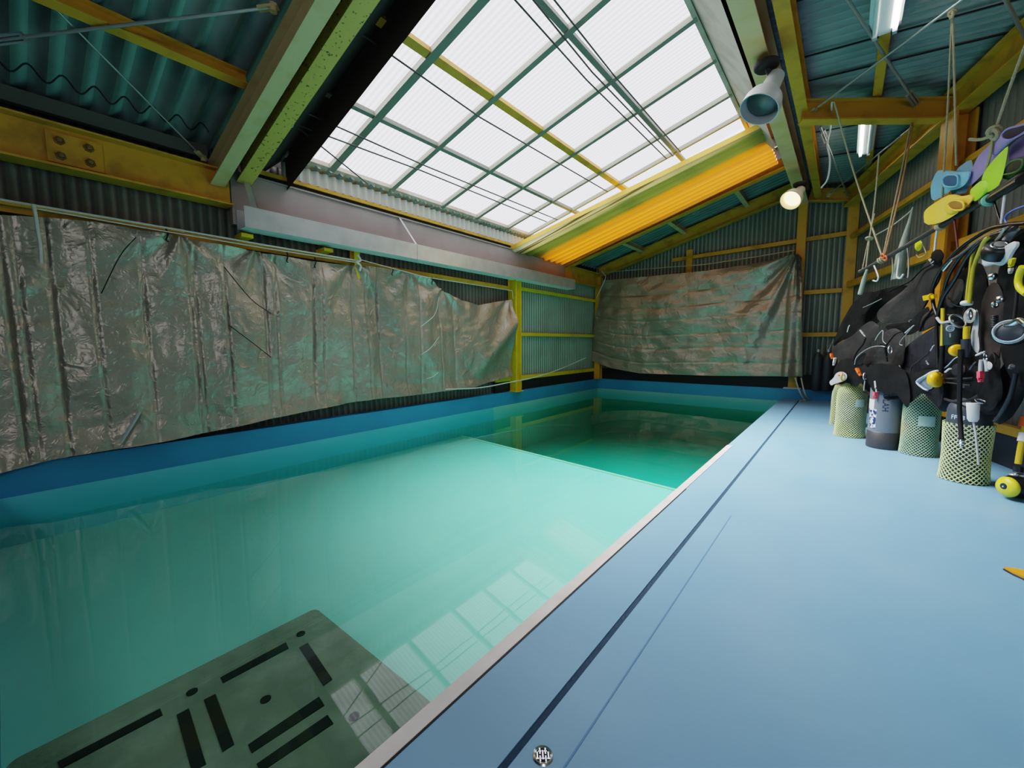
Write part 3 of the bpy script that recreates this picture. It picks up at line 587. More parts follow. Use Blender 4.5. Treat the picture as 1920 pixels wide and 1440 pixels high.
b_ = MB(); b_.box(p + V((-0.012, -0.017, -0.01)), p + V((0.012, -0.013, 0.07))); b_.ring(p + V((0, 0, 0.08)), (1, 0, 0), 0.014, 0.004, 12, 6); b_.build('hook', STEEL, pu)


def rod(label, p0, p1, r, m, tb=None, plate0=True, plate1=True):
    p0, p1 = V(p0), V(p1); t = thing('brace_rod', label, 'brace rod', p0); d = (p1 - p0).normalized()
    b_ = MB(); b_.tube([p0, p1], r, 8); b_.build('rod', m, t, smooth=True)
    if tb is not None:
        c = p0.lerp(p1, tb); s_ = d.orthogonal().normalized(); b_ = MB(); L_ = r * 12
        for k in (-1, 1): b_.bar(c - d * L_ + s_ * k * r * 1.9, c + d * L_ + s_ * k * r * 1.9, r * 1.1, r * 1.6, d.cross(s_))
        for k in (-1, 1): b_.bar(c + d * k * L_ - s_ * r * 2.4, c + d * k * L_ + s_ * r * 2.4, r * 1.8, r * 1.8)
        b_.build('turnbuckle', STEEL, t)
    for k, pe, s_ in ((plate0, p0, 1), (plate1, p1, -1)):
        if k:
            b_ = MB(); b_.bar(pe - d * s_ * 0.02, pe + d * s_ * 0.10, 0.045, 0.014); b_.lathe(pe + d * s_ * 0.01 - V((0, 0, 0.03)), (0, 0, 1), [(0.022, 0), (0.022, 0.05)], 12); b_.build('end_plate', YELP, t)
    return t


rod('long brace rod with a turnbuckle under the near roof sheets', onroof(-60, 82, 2.62), onroof(515, 13, 2.66), 0.010, STEEL, 0.10, False)
rod('thin brace rod slanting down to the eave under the near roof sheets', onroof(70, -18, 2.66), onroof(383, 298, 2.62), 0.006, STEEL, None, False)
rod('brace rod from top left to the cross beam over the deck', on(1570, -30, 2, 3.40), on(1726, 207, 2, 3.34), 0.012, STEEL, 0.87, False)
rod('brace rod from top right to the cross beam over the deck', on(1830, -20, 2, 3.30), on(1517, 213, 2, 3.37), 0.010, STEEL, 0.82, False)
rod('brace rod beyond the cross beam running down to the right', on(1538, 238, 2, 3.36), on(1590, 368, 2, 3.34), 0.012, STEEL, 0.1, False)
rod('brace rod beyond the cross beam running down to the left', on(1712, 236, 2, 3.30), on(1553, 366, 2, 3.36), 0.010, STEEL, 0.15, False)
rod('brace rod at the upper right corner over the hanging rail', on(1870, -30, 2, 3.2), on(1935, 95, 2, 3.2), 0.012, STEEL)
rod('thin brace rod rising to the ridge in the far roof bay', onroof(1160, 505, 2.64), onroof(1400, 325, 2.68), 0.008, STEEL)
rod('thin brace rod crossing level in the far roof bay', onroof(1245, 412, 2.66), onroof(1405, 384, 2.66), 0.006, STEEL, None, False, False)

# ------------------------------------------------------------------ lamps
def spot(label, mount, top, mouth, Z, rpx, ratio, lit):
    m0 = atz(*mount, Z); t = thing('spot_lamp', label, 'lamp', m0)
    a, c = atz(*top, Z), atz(*mouth, Z); n_ = (c - CO).normalized(); img = (c - a); L_ = img.length; img.normalize()
    ax = (img * math.sqrt(1 - ratio ** 2) - n_ * ratio).normalized(); R_ = rpx * Z / FPX; H = L_ / math.sqrt(1 - ratio ** 2)
    b_ = MB(); b_.lathe(m0 + V((0, 0, 0.02)), (0, 0, -1), [(R_ * 0.62, 0), (R_ * 0.62, R_ * 0.22), (R_ * 0.5, R_ * 0.34)], 24); b_.build('ceiling_rose', BLACK, t, True)
    b_ = MB(); b_.tube([m0, m0.lerp(a, 0.5) + V((0, 0, -R_ * 0.3)), a + ax * H * 0.12], R_ * 0.16, 8, smooth=4); b_.build('swivel_arm', BLACK, t, True)
    pr = [(0.0, 0.0), (R_ * 0.30, 0.0), (R_ * 0.40, H * 0.05), (R_ * 0.48, H * 0.45), (R_ * 0.56, H * 0.50), (R_ * 0.86, H * 0.66), (R_ * 0.97, H * 0.80), (R_, H), (R_ * 0.95, H), (R_ * 0.90, H * 0.8), (R_ * 0.75, H * 0.66), (R_ * 0.4, H * 0.55)]
    b_ = MB(); b_.lathe(a, ax, pr, 40, cap=False); b_.build('shade', GREYPL if not lit else mat('cream_shade', (0.62, 0.55, 0.42), 0.45), t, True)
    b_ = MB(); b_.lathe(a + ax * H * 0.62, ax, [(R_ * 0.3, 0), (R_ * 0.74, H * 0.1), (R_ * 0.78, H * 0.2), (R_ * 0.5, H * 0.27), (0.0, H * 0.29)], 32, cap=False); b_.build('bulb', BULB if lit else mat('dark_lamp_face', (0.045, 0.052, 0.058), 0.35), t, True)
    return t, a + ax * H * 1.1, ax


spot('large unlit grey spot lamp on the ridge beam', (1437, 123), (1458, 138), (1420, 211), 3.40, 34, 0.12, False)
_, lp, la = spot('small lit spot lamp with a warm glow near the end wall', (1500, 346), (1503, 354), (1477, 381), 5.6, 18, 0.45, True)
ld = bpy.data.lights.new('lamp_glow', 'SPOT'); ld.energy = 20; ld.color = (1, 0.75, 0.4); ld.spot_size = 1.8; ld.shadow_soft_size = 0.08
lo = bpy.data.objects.new('lamp_glow', ld); COL.objects.link(lo); lo.location = lp + la * 0.05; lo.rotation_euler = la.to_track_quat('-Z', 'Y').to_euler()


def fluor(label, x0, x1, xt, xo, y0, y1, z):
    t = thing('fluorescent_light', label, 'light', ((x0 + x1) / 2, (y0 + y1) / 2, z), 'fluorescent lights over the deck')
    b_ = MB(); c = (x0 + x1) / 2; h = (x1 - x0) / 2
    b_.prof((c, y0, z + 0.05), (c, y1, z + 0.05), [(-h, -0.015), (-h * 0.35, -0.05), (h * 0.35, -0.05), (h, -0.015), (h, 0.0), (h * 0.4, 0.03), (-h * 0.4, 0.03), (-h, 0.0)]); b_.build('housing', WHITE, t)
    b_ = MB(); b_.tube([(xt, y0 + 0.05, z), (xt, y1 - 0.05, z)], 0.016, 12); b_.build('lit_tube', TUBE, t, True)
    b_ = MB(); b_.tube([(xo, y0 + 0.05, z), (xo, y1 - 0.05, z)], 0.016, 12); b_.build('unlit_tube', WHITE, t, True)
    for x in (xt, xo):
        for y in (y0 + 0.03, y1 - 0.03): b_ = MB(); b_.box((x - 0.014, y - 0.02, z - 0.03), (x + 0.014, y + 0.02, z + 0.03)); b_.build('tube_holder', GREYPL, t)


fluor('twin fluorescent light nearest the viewpoint over the deck', 0.0, 0.19, 0.155, 0.04, 3.2, 4.5, 3.37)
fluor('twin fluorescent light beyond the cross beam over the deck', -0.03, 0.13, 0.008, 0.085, 5.85, 7.12, 3.37)

# ------------------------------------------------------------------ platform and drain
zp = -0.24
pc = lambda x, y: on(x, y, 2, zp)
cn = pc(592, 1140); px0, py1 = cn.x, cn.y
pt = thing('platform', 'sunken green grey platform with dark slots in the near end of the pool', 'platform', (px0 + 0.5, py1 - 0.4, -0.4))
b_ = MB(); ol = []
for cx_, cy_, a0 in ((px0 + 0.03, py1 - 0.03, math.pi), (px0 + 0.97, py1 - 0.03, math.pi / 2), (px0 + 0.97, YN + 0.05, 0), (px0 + 0.03, YN + 0.05, -math.pi / 2)):
    for k in range(5): a = a0 - k * math.pi / 8; ol.append((cx_ + 0.03 * math.cos(a), cy_ + 0.03 * math.sin(a)))
n = len(ol); b_.add([(x, y, z) for z in (zp, -0.4) for x, y in ol], [tuple(range(n - 1, -1, -1))] + [(i, (i + 1) % n, n + (i + 1) % n, n + i) for i in range(n)]); b_.build('deck_plate', PLATM, pt, fix=True)
for Q in (((536, 1204), (541, 1215), (418, 1280), (413, 1270)), ((561, 1214), (577, 1205), (623, 1273), (607, 1285)), ((300, 1328), (305, 1340), (115, 1440), (108, 1428)), ((331, 1340), (354, 1328), (386, 1432), (360, 1447)), ((382, 1312), (404, 1301), (439, 1395), (417, 1409)),
          ((598, 1306), (608, 1322), (472, 1411), (465, 1396)), ((614, 1340), (625, 1356), (490, 1446), (481, 1432))):
    P = [on(x, y, 2, zp + 0.003) for x, y in Q]; b_ = MB(); b_.add(P + [p - V((0, 0, 0.004)) for p in P], [(0, 1, 2, 3), (0, 4, 5, 1), (1, 5, 6, 2), (2, 6, 7, 3), (3, 7, 4, 0)]); b_.build('slot', PLATD, pt)
for x, y in ((564, 1189), (360, 1298), (498, 1312), (664, 1344)):
    b_ = MB(); b_.lathe(on(x, y, 2, zp), (0, 0, 1), [(0.017, 0), (0.017, 0.003), (0, 0.003)], 18); b_.build('drain_hole', PLATD, pt)
dr = thing('floor_drain', 'round steel floor drain grate in the blue deck beside the dark joint', 'drain', (-0.519, 0.757, 0.0))
b_ = MB(); b_.lathe((-0.519, 0.757, 0.0), (0, 0, 1), [(0.018, 0.0015), (0.0235, 0.0035), (0.026, 0.0)], 36, cap=False); b_.build('rim', CHROME, dr, True)
b_ = MB(); b_.lathe((-0.519, 0.757, 0.0), (0, 0, 1), [(0.0195, 0.0006), (0, 0.0007)], 30, cap=False); b_.build('dark_well', BLACK, dr)
b_ = MB()
for k in (-2, -1, 0, 1, 2):
    hh = math.sqrt(max(0, 0.0185 ** 2 - (k * 0.0068) ** 2)); a = V((-0.519, 0.757, 0.0022)) + V((CR.x, CR.y, 0)) * k * 0.0068; u = V((CF.x, CF.y, 0)).normalized()
    for s0, s1 in (((-1, -0.12), (0.12, 1)) if k % 2 else ((-0.6, 0.6), )): b_.bar(a + u * hh * s0, a + u * hh * s1, 0.0030, 0.002)
    b_.bar(a - V((CR.x, CR.y, 0)) * 0.0035 + u * 0.009 * (1 if k % 2 else -1), a + V((CR.x, CR.y, 0)) * 0.0035 + u * 0.009 * (1 if k % 2 else -1), 0.003, 0.002)
b_.build('grate', CHROME, dr)

# ------------------------------------------------------------------ diving cylinders
def tocam(c): d = CO - V((c[0], c[1], 1)); return math.atan2(d.y, d.x)


def net(c, prof, n, r, m, parent, twist=1.0, z0=0.004):
    b_ = MB(); zs = [z0 + (prof[-1][1] - z0) * i / 26 for i in range(27)]
    for k in range(n):
        for s in (-1, 1):
            pts = []; th = 2 * math.pi * k / n; pz = zs[0]
            for z in zs:
                R_ = interp([(h, q) for q, h in prof], z); th += s * twist * (z - pz) / prof[0][0]; pz = z
                pts.append(V((c[0] + R_ * math.cos(th), c[1] + R_ * math.sin(th), z)))
            b_.tube(pts, r, 4, cap=False)
    return b_.build('net_sleeve', m, parent)


def patch(c, R_, a0, a1, z0, z1, m, name, parent):
    b_ = MB(); n = 10
    for i in range(n + 1):
        a = a0 + (a1 - a0) * i / n
        for z in (z0, z1): b_.v.append(V((c[0] + R_ * math.cos(a), c[1] + R_ * math.sin(a), z)))
    b_.f += [(2 * i, 2 * i + 2, 2 * i + 3, 2 * i + 1) for i in range(n)]
    return b_.build(name, m, parent)


def text_on(c, R_, a, z, s, size, m, parent, vert=False, cone=0.0):
    cu = bpy.data.curves.new('lettering', 'FONT'); cu.body = s; cu.size = size; cu.extrude = 0.0; cu.offset = size * 0.015
    tmp = bpy.data.objects.new('lettering', cu); COL.objects.link(tmp); bpy.context.view_layer.update()
    me = bpy.data.meshes.new_from_object(tmp.evaluated_get(bpy.context.evaluated_depsgraph_get())); COL.objects.unlink(tmp); bpy.data.objects.remove(tmp)
    for v in me.vertices:
        x, y = (v.co.y, -v.co.x) if vert else (v.co.x, v.co.y)
        t = a + x / R_; rr = R_ - cone * y; v.co = (c[0] + rr * math.cos(t), c[1] + rr * math.sin(t), z + y)
    me.materials.clear(); me.materials.append(m); o = bpy.data.objects.new('lettering', me); COL.objects.link(o); o.parent = parent; o.matrix_parent_inverse = parent.matrix_world.inverted(); return o


def cyl(label, c, r, h, bm_, netprof=None, netm=None, n=26, group='diving cylinders standing along the deck', flare=0.0):
    t = thing('diving_cylinder', label, 'diving cylinder', (c[0], c[1], 0), group)
    q = r * 0.93 if netprof else r
    b_ = MB(); b_.lathe((c[0], c[1], 0.0), (0, 0, 1), [(q * 0.6, 0.0), (q * 0.92, 0.004), (q, 0.03), (q, h - q * 0.8), (q * 0.93, h - q * 0.5), (q * 0.72, h - q * 0.2), (q * 0.4, h - q * 0.04), (q * 0.22, h), (q * 0.22, h + 0.05)], 40); b_.build('body', bm_, t, True)
    b_ = MB(); b_.lathe((c[0], c[1], h + 0.05), (0, 0, 1), [(0.02, 0), (0.03, 0.0), (0.03, 0.05), (0.018, 0.055), (0.018, 0.07)], 14); b_.bar((c[0] - 0.06, c[1], h + 0.08), (c[0] + 0.06, c[1], h + 0.08), 0.022, 0.022); b_.build('valve', CHROME, t)
    if netprof: net(c, netprof, n, 0.0038 if n < 30 else 0.0030, netm, t)
    return t


c4 = (0.717, 4.318); a4 = tocam(c4)
k4 = cyl('nearest diving cylinder, dark shoulder above a coarse yellow green net', c4, 0.123, 0.60, TANKD, [(0.130, 0.0), (0.124, 0.06), (0.121, 0.2), (0.123, 0.30), (0.128, 0.42)], NETM, 26)
text_on(c4, 0.1165, a4 - 0.85, 0.45, 'FF73', 0.042, PALEINK, k4)
c3 = (0.557, 5.095); a3 = tocam(c3)
k3 = cyl('diving cylinder in a pale green net, between the grey cylinder and the nearest one', c3, 0.125, 0.53, TANKD, [(0.128, 0.0), (0.123, 0.08), (0.122, 0.3), (0.123, 0.42), (0.116, 0.48), (0.095, 0.53), (0.05, 0.57)], NETM2, 32)
patch(c3, 0.130, a3 - 0.12, a3 + 0.75, 0.27, 0.36, LABELM, 'paper_label', k3)
c2 = (0.33, 5.222); a2 = tocam(c2)
k2 = cyl('smooth grey diving cylinder with a black boot and blue sticker', c2, 0.122, 0.66, TANKG)
b_ = MB(); b_.lathe((c2[0], c2[1], 0.0), (0, 0, 1), [(0.09, 0.001), (0.126, 0.003), (0.128, 0.02), (0.127, 0.155), (0.122, 0.16)], 40, cap=False); b_.build('rubber_boot', mat('dark_grey_rubber', (0.035, 0.035, 0.04), 0.5), k2, True)
patch(c2, 0.1228, a2 - 1.15, a2 - 0.55, 0.19, 0.37, STICK, 'sticker', k2); patch(c2, 0.1232, a2 - 1.4, a2 - 0.75, 0.37, 0.46, WHITE, 'white_label', k2)
text_on(c2, 0.1235, a2 - 0.20, 0.52, 'DLAH', 0.062, INK, k2, vert=True)
c1 = (0.083, 5.653); a1 = tocam(c1)
k1 = cyl('diving cylinder in a fine yellow green net, left neighbour of the grey cylinder', c1, 0.13, 0.53, TANKD, [(0.135, 0.0), (0.128, 0.05), (0.126, 0.3), (0.127, 0.42), (0.118, 0.49), (0.095, 0.54), (0.05, 0.57)], NETM, 34)
patch(c1, 0.134, a1 + 0.25, a1 + 0.85, 0.33, 0.41, LABELM, 'paper_label', k1)
c0 = (0.028, 6.36)
cyl('netted diving cylinder mostly hidden behind the leftmost netted one', c0, 0.129, 0.48, TANKD, [(0.134, 0.0), (0.128, 0.05), (0.126, 0.3), (0.124, 0.38), (0.10, 0.48)], NETM, 30)
for i, px_ in enumerate((1531, 1550)):
    p = on(px_, 715, 1, 8.76); t = thing('gas_cylinder', ('left' if i == 0 else 'right') + ' dark cylinder standing by the end wall beside the far tarpaulin', 'gas cylinder', (p.x, 8.76, 0.175), 'dark cylinders by the end wall')
    b_ = MB(); b_.lathe((p.x, 8.76, 0.175), (0, 0, 1), [(0.07, 0), (0.078, 0.01), (0.078, 0.52), (0.06, 0.60), (0.025, 0.64), (0.02, 0.66)], 24); b_.build('body', TANKD, t, True)
    b_ = MB(); b_.lathe((p.x, 8.76, 0.83), (0, 0, 1), [(0.02, 0), (0.03, 0.02), (0.03, 0.05), (0.01, 0.06)], 12); b_.build('valve', STEEL, t, True)

# ------------------------------------------------------------------ hanging rail, hooks and ropes
def T(px, py, dz=0.0): return atz(px, py, rz(px) + dz)


rl = thing('hanging_rail', 'dark horizontal pole hung on ropes with diving gear below it', 'rail', T(1765, 424))
b_ = MB(); b_.tube([T(1612, 510), T(1655, 487), T(1763, 424), T(1828, 387), T(1912, 331), T(1990, 282)], 0.019, 12); b_.build('pole', mat('dark_pole', (0.05, 0.045, 0.04), 0.5), rl, True)
for x, y in ((1654, 487), (1764, 424), (1851, 373)):
    b_ = MB(); p = T(x, y); dv = (T(x + 10, y - 6) - p).normalized()
    for k in (-0.02, 0.0, 0.02): b_.ring(p + dv * k, dv, 0.025, 0.009, 14, 6)
    b_.build('rope_lashing', ROPE, rl, True)
sp2 = thing('end_capped_pole', 'short dark pole with a mint green end lying on the hanging rail', 'pole', T(1860, 372))
b_ = MB(); b_.tube([T(1856, 374, -0.03), T(1915, 338, -0.03)], 0.026, 14); b_.build('pole', RUBBER, sp2, True)
b_ = MB(); dv = (T(1915, 338) - T(1856, 374)).normalized(); b_.lathe(T(1852, 377, -0.03), dv, [(0.0, 0), (0.03, 0.0), (0.038, 0.012), (0.038, 0.03), (0.028, 0.035)], 20); b_.build('end_cap', MINT, sp2, True)
for i, (P, r, lb) in enumerate(((((1758, 426), (1754, 455), (1751, 490), (1748, 496)), 0.008, 'long white hook on the rail in front of the orange column'), (((1688, 470), (1684, 500), (1682, 518), (1688, 522), (1694, 514)), 0.008, 'white hook on the rail beside the rolled cloth'),
                   (((1639, 498), (1644, 510), (1647, 520), (1644, 527), (1637, 526)), 0.007, 'pale curved hook at the far end of the rail'), (((1886, 350), (1881, 390), (1877, 425), (1875, 440)), 0.007, 'pinkish white rod hook below the lime fin'), (((1672, 478), (1674, 505), (1671, 525)), 0.005, 'thin grey hook between the curved hook and the rolled cloth'))):
    b_ = MB(); b_.tube([T(x, y, -0.02) for x, y in P], r, 8, smooth=4); tag(b_.build('hanging_hook', WHITE if i != 4 else STEEL, smooth=True), lb, 'hook', 'hooks on the hanging rail')
for P, r, m, lb in ((((1564, 190), (1600, 320), (1655, 484)), 0.008, ROPE, 'slanting cream rope from the cross beam to the far end of the rail'),
                    (((1560, 192), (1557, 240), (1551, 270), (1556, 300), (1552, 335), (1540, 352)), 0.009, ROPEW, 'loose white cord end hanging from the cross beam'),
                    (((1785, 28), (1776, 220), (1763, 420)), 0.007, ROPE, 'long straight cream rope in front of the yellow and blue fins'), (((1786, 28), (1790, 180), (1793, 310)), 0.007, ROPE, 'second cream rope from the same knot as the long straight one'),
                    (((1715, 214), (1690, 350), (1658, 482)), 0.007, ROPEO, 'orange tinted rope down to the lashing at the far end of the rail'), (((1712, 214), (1684, 350), (1655, 482)), 0.006, ROPE, 'cream rope running beside the orange tinted rope'),
                    (((1648, 290), (1640, 380), (1630, 450), (1624, 500)), 0.007, ROPE, 'cream rope at the far end of the rail with a knot halfway'), (((1640, 400), (1628, 452), (1617, 505)), 0.006, ROPE, 'short cream rope beside the knotted rope'),
                    (((1925, 78), (1893, 165), (1866, 245)), 0.008, ROPE, 'upper rope tied in a knot above the purple fin'), (((1862, 255), (1857, 290), (1845, 335), (1842, 365), (1847, 378)), 0.008, ROPEG, 'yellow green rope wrapped around the lime fin')):
    line('rope', lb, 'rope', [(on(x, y, 2, 3.33) if y < 216 and x > 1500 and i == 0 and x < 1900 else T(x, y, -0.03)) for i, (x, y) in enumerate(P)], r, m, 'ropes carrying the hanging rail', 4)
b_ = MB(); p = on(1785, 28, 2, 3.33); b_.ring(p, (1, 0.3, 0), 0.018, 0.010, 14, 6); b_.ring(p + V((0, 0, 0.015)), (0.3, 1, 0.5), 0.018, 0.009, 14, 6); tag(b_.build('rope_knot', ROPE, smooth=True), 'cream knot on the brace rod at the top right', 'knot')
b_ = MB(); p = T(1864, 252, -0.04); b_.ring(p, (1, 0.3, 0.4), 0.028, 0.012, 14, 6); b_.ring(p + V((0, 0, 0.02)), (0.3, 1, 0.9), 0.028, 0.012, 14, 6); b_.tube([p, T(1845, 260, -0.04), T(1832, 262, -0.04), T(1818, 261, -0.04)], 0.010, 6, smooth=4)
tag(b_.build('rope_knot', ROPE, smooth=True), 'large tan knot with a loose tail above the purple fin', 'knot')
b_ = MB(); p = T(1630, 447, -0.03); b_.ring(p, (0.2, 0.3, 1), 0.026, 0.009, 14, 6); b_.ring(p, (0.5, 0.3, 1), 0.022, 0.009, 14, 6); tag(b_.build('rope_knot', ROPE, smooth=True), 'cream knot halfway down the rope at the far end of the rail', 'knot')
b_ = MB(); p = [T(1655, 480, -0.05), T(1660, 484, -0.05)]
for q in p: b_.ring(q, (1, 0.5, 0.2), 0.02, 0.008, 12, 6)
tag(b_.build('rope_knot', mat('red_orange_rope', (0.7, 0.16, 0.06), 0.7), smooth=True), 'red orange knot on the lashing at the far end of the rail', 'knot')
b_ = MB(); zz = 0.12
b_.tube([T(1712, 388, zz), T(1706, 415, zz), T(1697, 450, zz), T(1690, 480, zz), T(1685, 523, zz)], [0.006, 0.016, 0.030, 0.042, 0.046], 12); tag(b_.build('rolled_cloth', CLOTH, smooth=True), 'rolled grey green cloth hanging behind the rail', 'cloth')
line('rope', 'grey cord from the rolled cloth to the knotted rope', 'rope', [T(x, y, 0.12) for x, y in ((1712, 388), (1705, 398), (1670, 425), (1640, 442))], 0.006, STEEL, None, 4)
b_ = MB(); b_.tube([T(x, y, -0.03) for x, y in ((1626, 505), (1620, 525), (1613, 552))], [0.010, 0.02, 0.022], 8); tag(b_.build('hanging_strap', CLOTH, smooth=True), 'pale strap end dangling at the far end of the rail', 'strap')


# ------------------------------------------------------------------ soft shapes inflated from an outline
def chaikin(P, k):
    for _ in range(k):
        Q = []
        for a, b in zip(P, P[1:] + P[:1]): Q += [a * 0.75 + b * 0.25, a * 0.25 + b * 0.75]
        P = Q
    return P


def pillow(name, poly, m, parent, th, dz=0.0, wr=0.012, wf=7.0, back=0.6, soft=2, N=72, rings=8, zc=None, flat=False):
    P = [V((x, y, 0)) for x, y in poly]; P = chaikin(P, soft); L_ = [0]
    for a, b in zip(P, P[1:] + P[:1]): L_.append(L_[-1] + (b - a).length)
    out = []; Q = P + P[:1]; j = 0
    for i in range(N):
        s = L_[-1] * i / N
        while L_[j + 1] < s: j += 1
        f = (s - L_[j]) / max(1e-9, L_[j + 1] - L_[j]); out.append(Q[j].lerp(Q[j + 1], f))
    c = sum(out, V((0, 0, 0))) / N; b_ = MB(); nrm = -CF
    def place(p, off):
        Z = (rz(p.x) if zc is None else zc) + dz; w_ = atz(p.x, p.y, Z); return w_, off
    rows = []
    for side in (1, -back):
        for k in range(rings + 1):
            if side < 0 and k == 0: continue
            s = 1 - k / rings
            if k == rings: s = 0.02
            o_ = math.sqrt(max(0, 1 - s ** 2)) if not flat else min(1, (1 - s) * 12)
            row = []
            for q in out:
                p = c + (q - c) * s; w_, _ = place(p, 0)
                nn = noise.noise(w_ * wf) + 0.5 * noise.noise(w_ * wf * 2.7)
                row.append(len(b_.v)); b_.v.append(w_ + nrm * (side * (th * o_) + wr * nn * (o_ if k else 0.3)))
            rows.append((side, k, row))
    front = [r for s, k, r in rows if s > 0]; bk = [front[0]] + [r for s, k, r in rows if s < 0]
    for R_, fl in ((front, False), (bk, True)):
        for a, b in zip(R_, R_[1:]):
            for i in range(N):
                f = (a[i], a[(i + 1) % N], b[(i + 1) % N], b[i]); b_.f.append(f if fl else f[::-1])
        b_.f.append(tuple(R_[-1]) if fl else tuple(R_[-1][::-1]))
    return b_.build(name, m, parent, True, fix=True)


Z5 = lambda L_: [(1520 + x / 4.8, 360 + y / 4.8) for x, y in L_]
ZB = lambda L_: [(1540 + x / 7.2, 560 + y / 7.2) for x, y in L_]
ZC = lambda L_: [(1680 + x / 8, 420 + y / 8) for x, y in L_]
ZD = lambda L_: [(1680 + x / 8, 580 + y / 8) for x, y in L_]
ZF = lambda L_: [(1720 + x / 6.855, 220 + y / 6.855) for x, y in L_]


def tubes(name, P, r, m, parent, dz=0.0, sm=5, n=8):
    b_ = MB(); b_.tube([T(x, y, dz) for x, y in P], r, n, smooth=sm); return b_.build(name, m, parent, True)


def clip(name, P, w_, m, parent, dz=0.0):      # small moulded clip: two bars and a loop
    b_ = MB(); a, c = T(*P[0], dz), T(*P[1], dz); b_.bar(a, a.lerp(c, 0.62), w_, w_ * 0.6, -CF); b_.bar(a.lerp(c, 0.7), c, w_ * 0.7, w_ * 0.5, -CF); b_.ring(a.lerp(c, 0.64), -CF, w_ * 0.55, w_ * 0.13, 14, 6)
    return b_.build(name, m, parent)


def dring(name, x, y, R_, r, m, parent, dz=0.0, ax=None):
    b_ = MB(); b_.ring(T(x, y, dz), ax or (-CF + CR * 0.5), R_, r, 20, 6); return b_.build(name, m, parent, True)


# fins lying on the rail
def fin(label, blade, pocket, hole, m, dz, bth=0.012, pth=0.05, rib=None):
    t = thing('swim_fin', label, 'fin', T(*blade[0], dz), 'fins laid on the hanging rail')
    if blade: pillow('blade', blade, m, t, bth, dz, 0.003, 5, 1.0, 1, 60, 4, flat=True)
    if pocket: pillow('foot_pocket', pocket, m, t, pth, dz - 0.02, 0.003, 5, 0.5, 2)
    if hole:
        pillow('foot_opening', hole[0], hole[1], t, 0.006, dz - 0.02 - pth * 0.97, 0.0, 5, 1.0, 2, 40, 3)
        cx = sum(p[0] for p in hole[0]) / len(hole[0]); cy = sum(p[1] for p in hole[0]) / len(hole[0])
        tubes('opening_rim', [(cx + (x - cx) * 1.06, cy + (y - cy) * 1.08) for x, y in hole[0] + hole[0][:1]], 0.006, m, t, dz - 0.02 - pth * 0.97, 6)
    return t


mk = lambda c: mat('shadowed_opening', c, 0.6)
fin('blue fin behind the front blue fin, only its pointed blade showing', ZF([(470, 690), (690, 525), (715, 620), (700, 700), (660, 880), (640, 970), (560, 985), (400, 985), (520, 800)]), None, None, FINB, 0.10)
fin('light blue fin with an oval foot opening, lying above the yellow fin', ZF([(245, 690), (330, 675), (460, 690), (530, 730), (530, 860), (420, 950), (300, 1030), (185, 1085), (165, 930), (185, 830)]), ZF([(300, 690), (460, 700), (560, 710), (680, 690), (640, 850), (520, 930), (380, 940), (300, 860)]), (ZF([(330, 800), (370, 755), (440, 742), (505, 755), (518, 810), (500, 875), (420, 888), (350, 870)]), mk((0.03, 0.11, 0.22))), FINB, 0.0)
fin('yellow fin with an oval foot opening lying on the rail', ZF([(75, 1240), (120, 1170), (250, 1080), (390, 1000), (470, 1000), (560, 1200), (430, 1290), (290, 1360), (95, 1390)]), ZF([(380, 1005), (430, 990), (520, 1030), (690, 990), (710, 1060), (620, 1160), (520, 1210), (380, 1270), (330, 1120)]), (ZF([(395, 1120), (440, 1080), (520, 1075), (585, 1105), (585, 1175), (500, 1190), (430, 1170)]), mk((0.33, 0.14, 0.01))), FINY, -0.08)
fin('purple fin rising to a dark foot opening at the right edge', ZF([(650, 800), (720, 620), (790, 480), (960, 320), (1090, 240), (1150, 270), (1100, 430), (940, 600), (800, 780), (650, 910)]), ZF([(960, 340), (1100, 180), (1250, 110), (1420, 60), (1440, 130), (1300, 250), (1180, 330), (960, 540)]), (ZF([(1095, 215), (1160, 155), (1280, 120), (1400, 95), (1400, 165), (1290, 240), (1190, 282), (1110, 270)]), mk((0.012, 0.01, 0.03))), FINP, 0.02)
fin('second purple fin tucked behind the lime fin', ZF([(1250, 300), (1420, 200), (1440, 480), (1300, 520), (1180, 560), (1170, 400)]), None, None, FINP, 0.12)
fin('lime green fin with its pointed blade tip upward, tied by the yellow green rope', ZF([(1168, 355), (1165, 420), (1130, 620), (1070, 850), (980, 930), (850, 985), (820, 900), (830, 760), (900, 640), (1020, 500)]), ZF([(680, 940), (740, 870), (850, 790), (890, 900), (850, 990), (770, 1070), (715, 1085)]), None, FING, -0.05)
fin('dark green fin heel with a black opening beside the lime fin', ZF([(1100, 700), (1180, 560), (1300, 530), (1400, 520), (1400, 640), (1290, 760), (1120, 820)]), ZF([(1100, 740), (1200, 560), (1420, 515), (1420, 650), (1280, 760), (1110, 810)]), (ZF([(1130, 660), (1200, 580), (1330, 545), (1350, 600), (1280, 690), (1120, 725)]), mk((0.006, 0.01, 0.006))), mat('dark_green_rubber', (0.06, 0.12, 0.03), 0.5), 0.03)
fo = thing('swim_fin', 'orange fin blade lying on the blue deck at the picture edge', 'fin', on(1920, 1085, 2, 0.0))
P = [on(x, y, 2, 0.0) for x, y in ((1882, 1069), (1900, 1071), (1920, 1075), (1960, 1080), (2060, 1090), (2060, 1130), (1960, 1100), (1920, 1088), (1900, 1079))]; n = len(P)
b_ = MB(); b_.add([p + V((0, 0, 0.002)) for p in P] + [p + V((0, 0, 0.016)) for p in P], [tuple(range(n - 1, -1, -1)), tuple(range(n, 2 * n))] + [(i, (i + 1) % n, n + (i + 1) % n, n + i) for i in range(n)]); b_.build('blade', FINO, fo, fix=True)
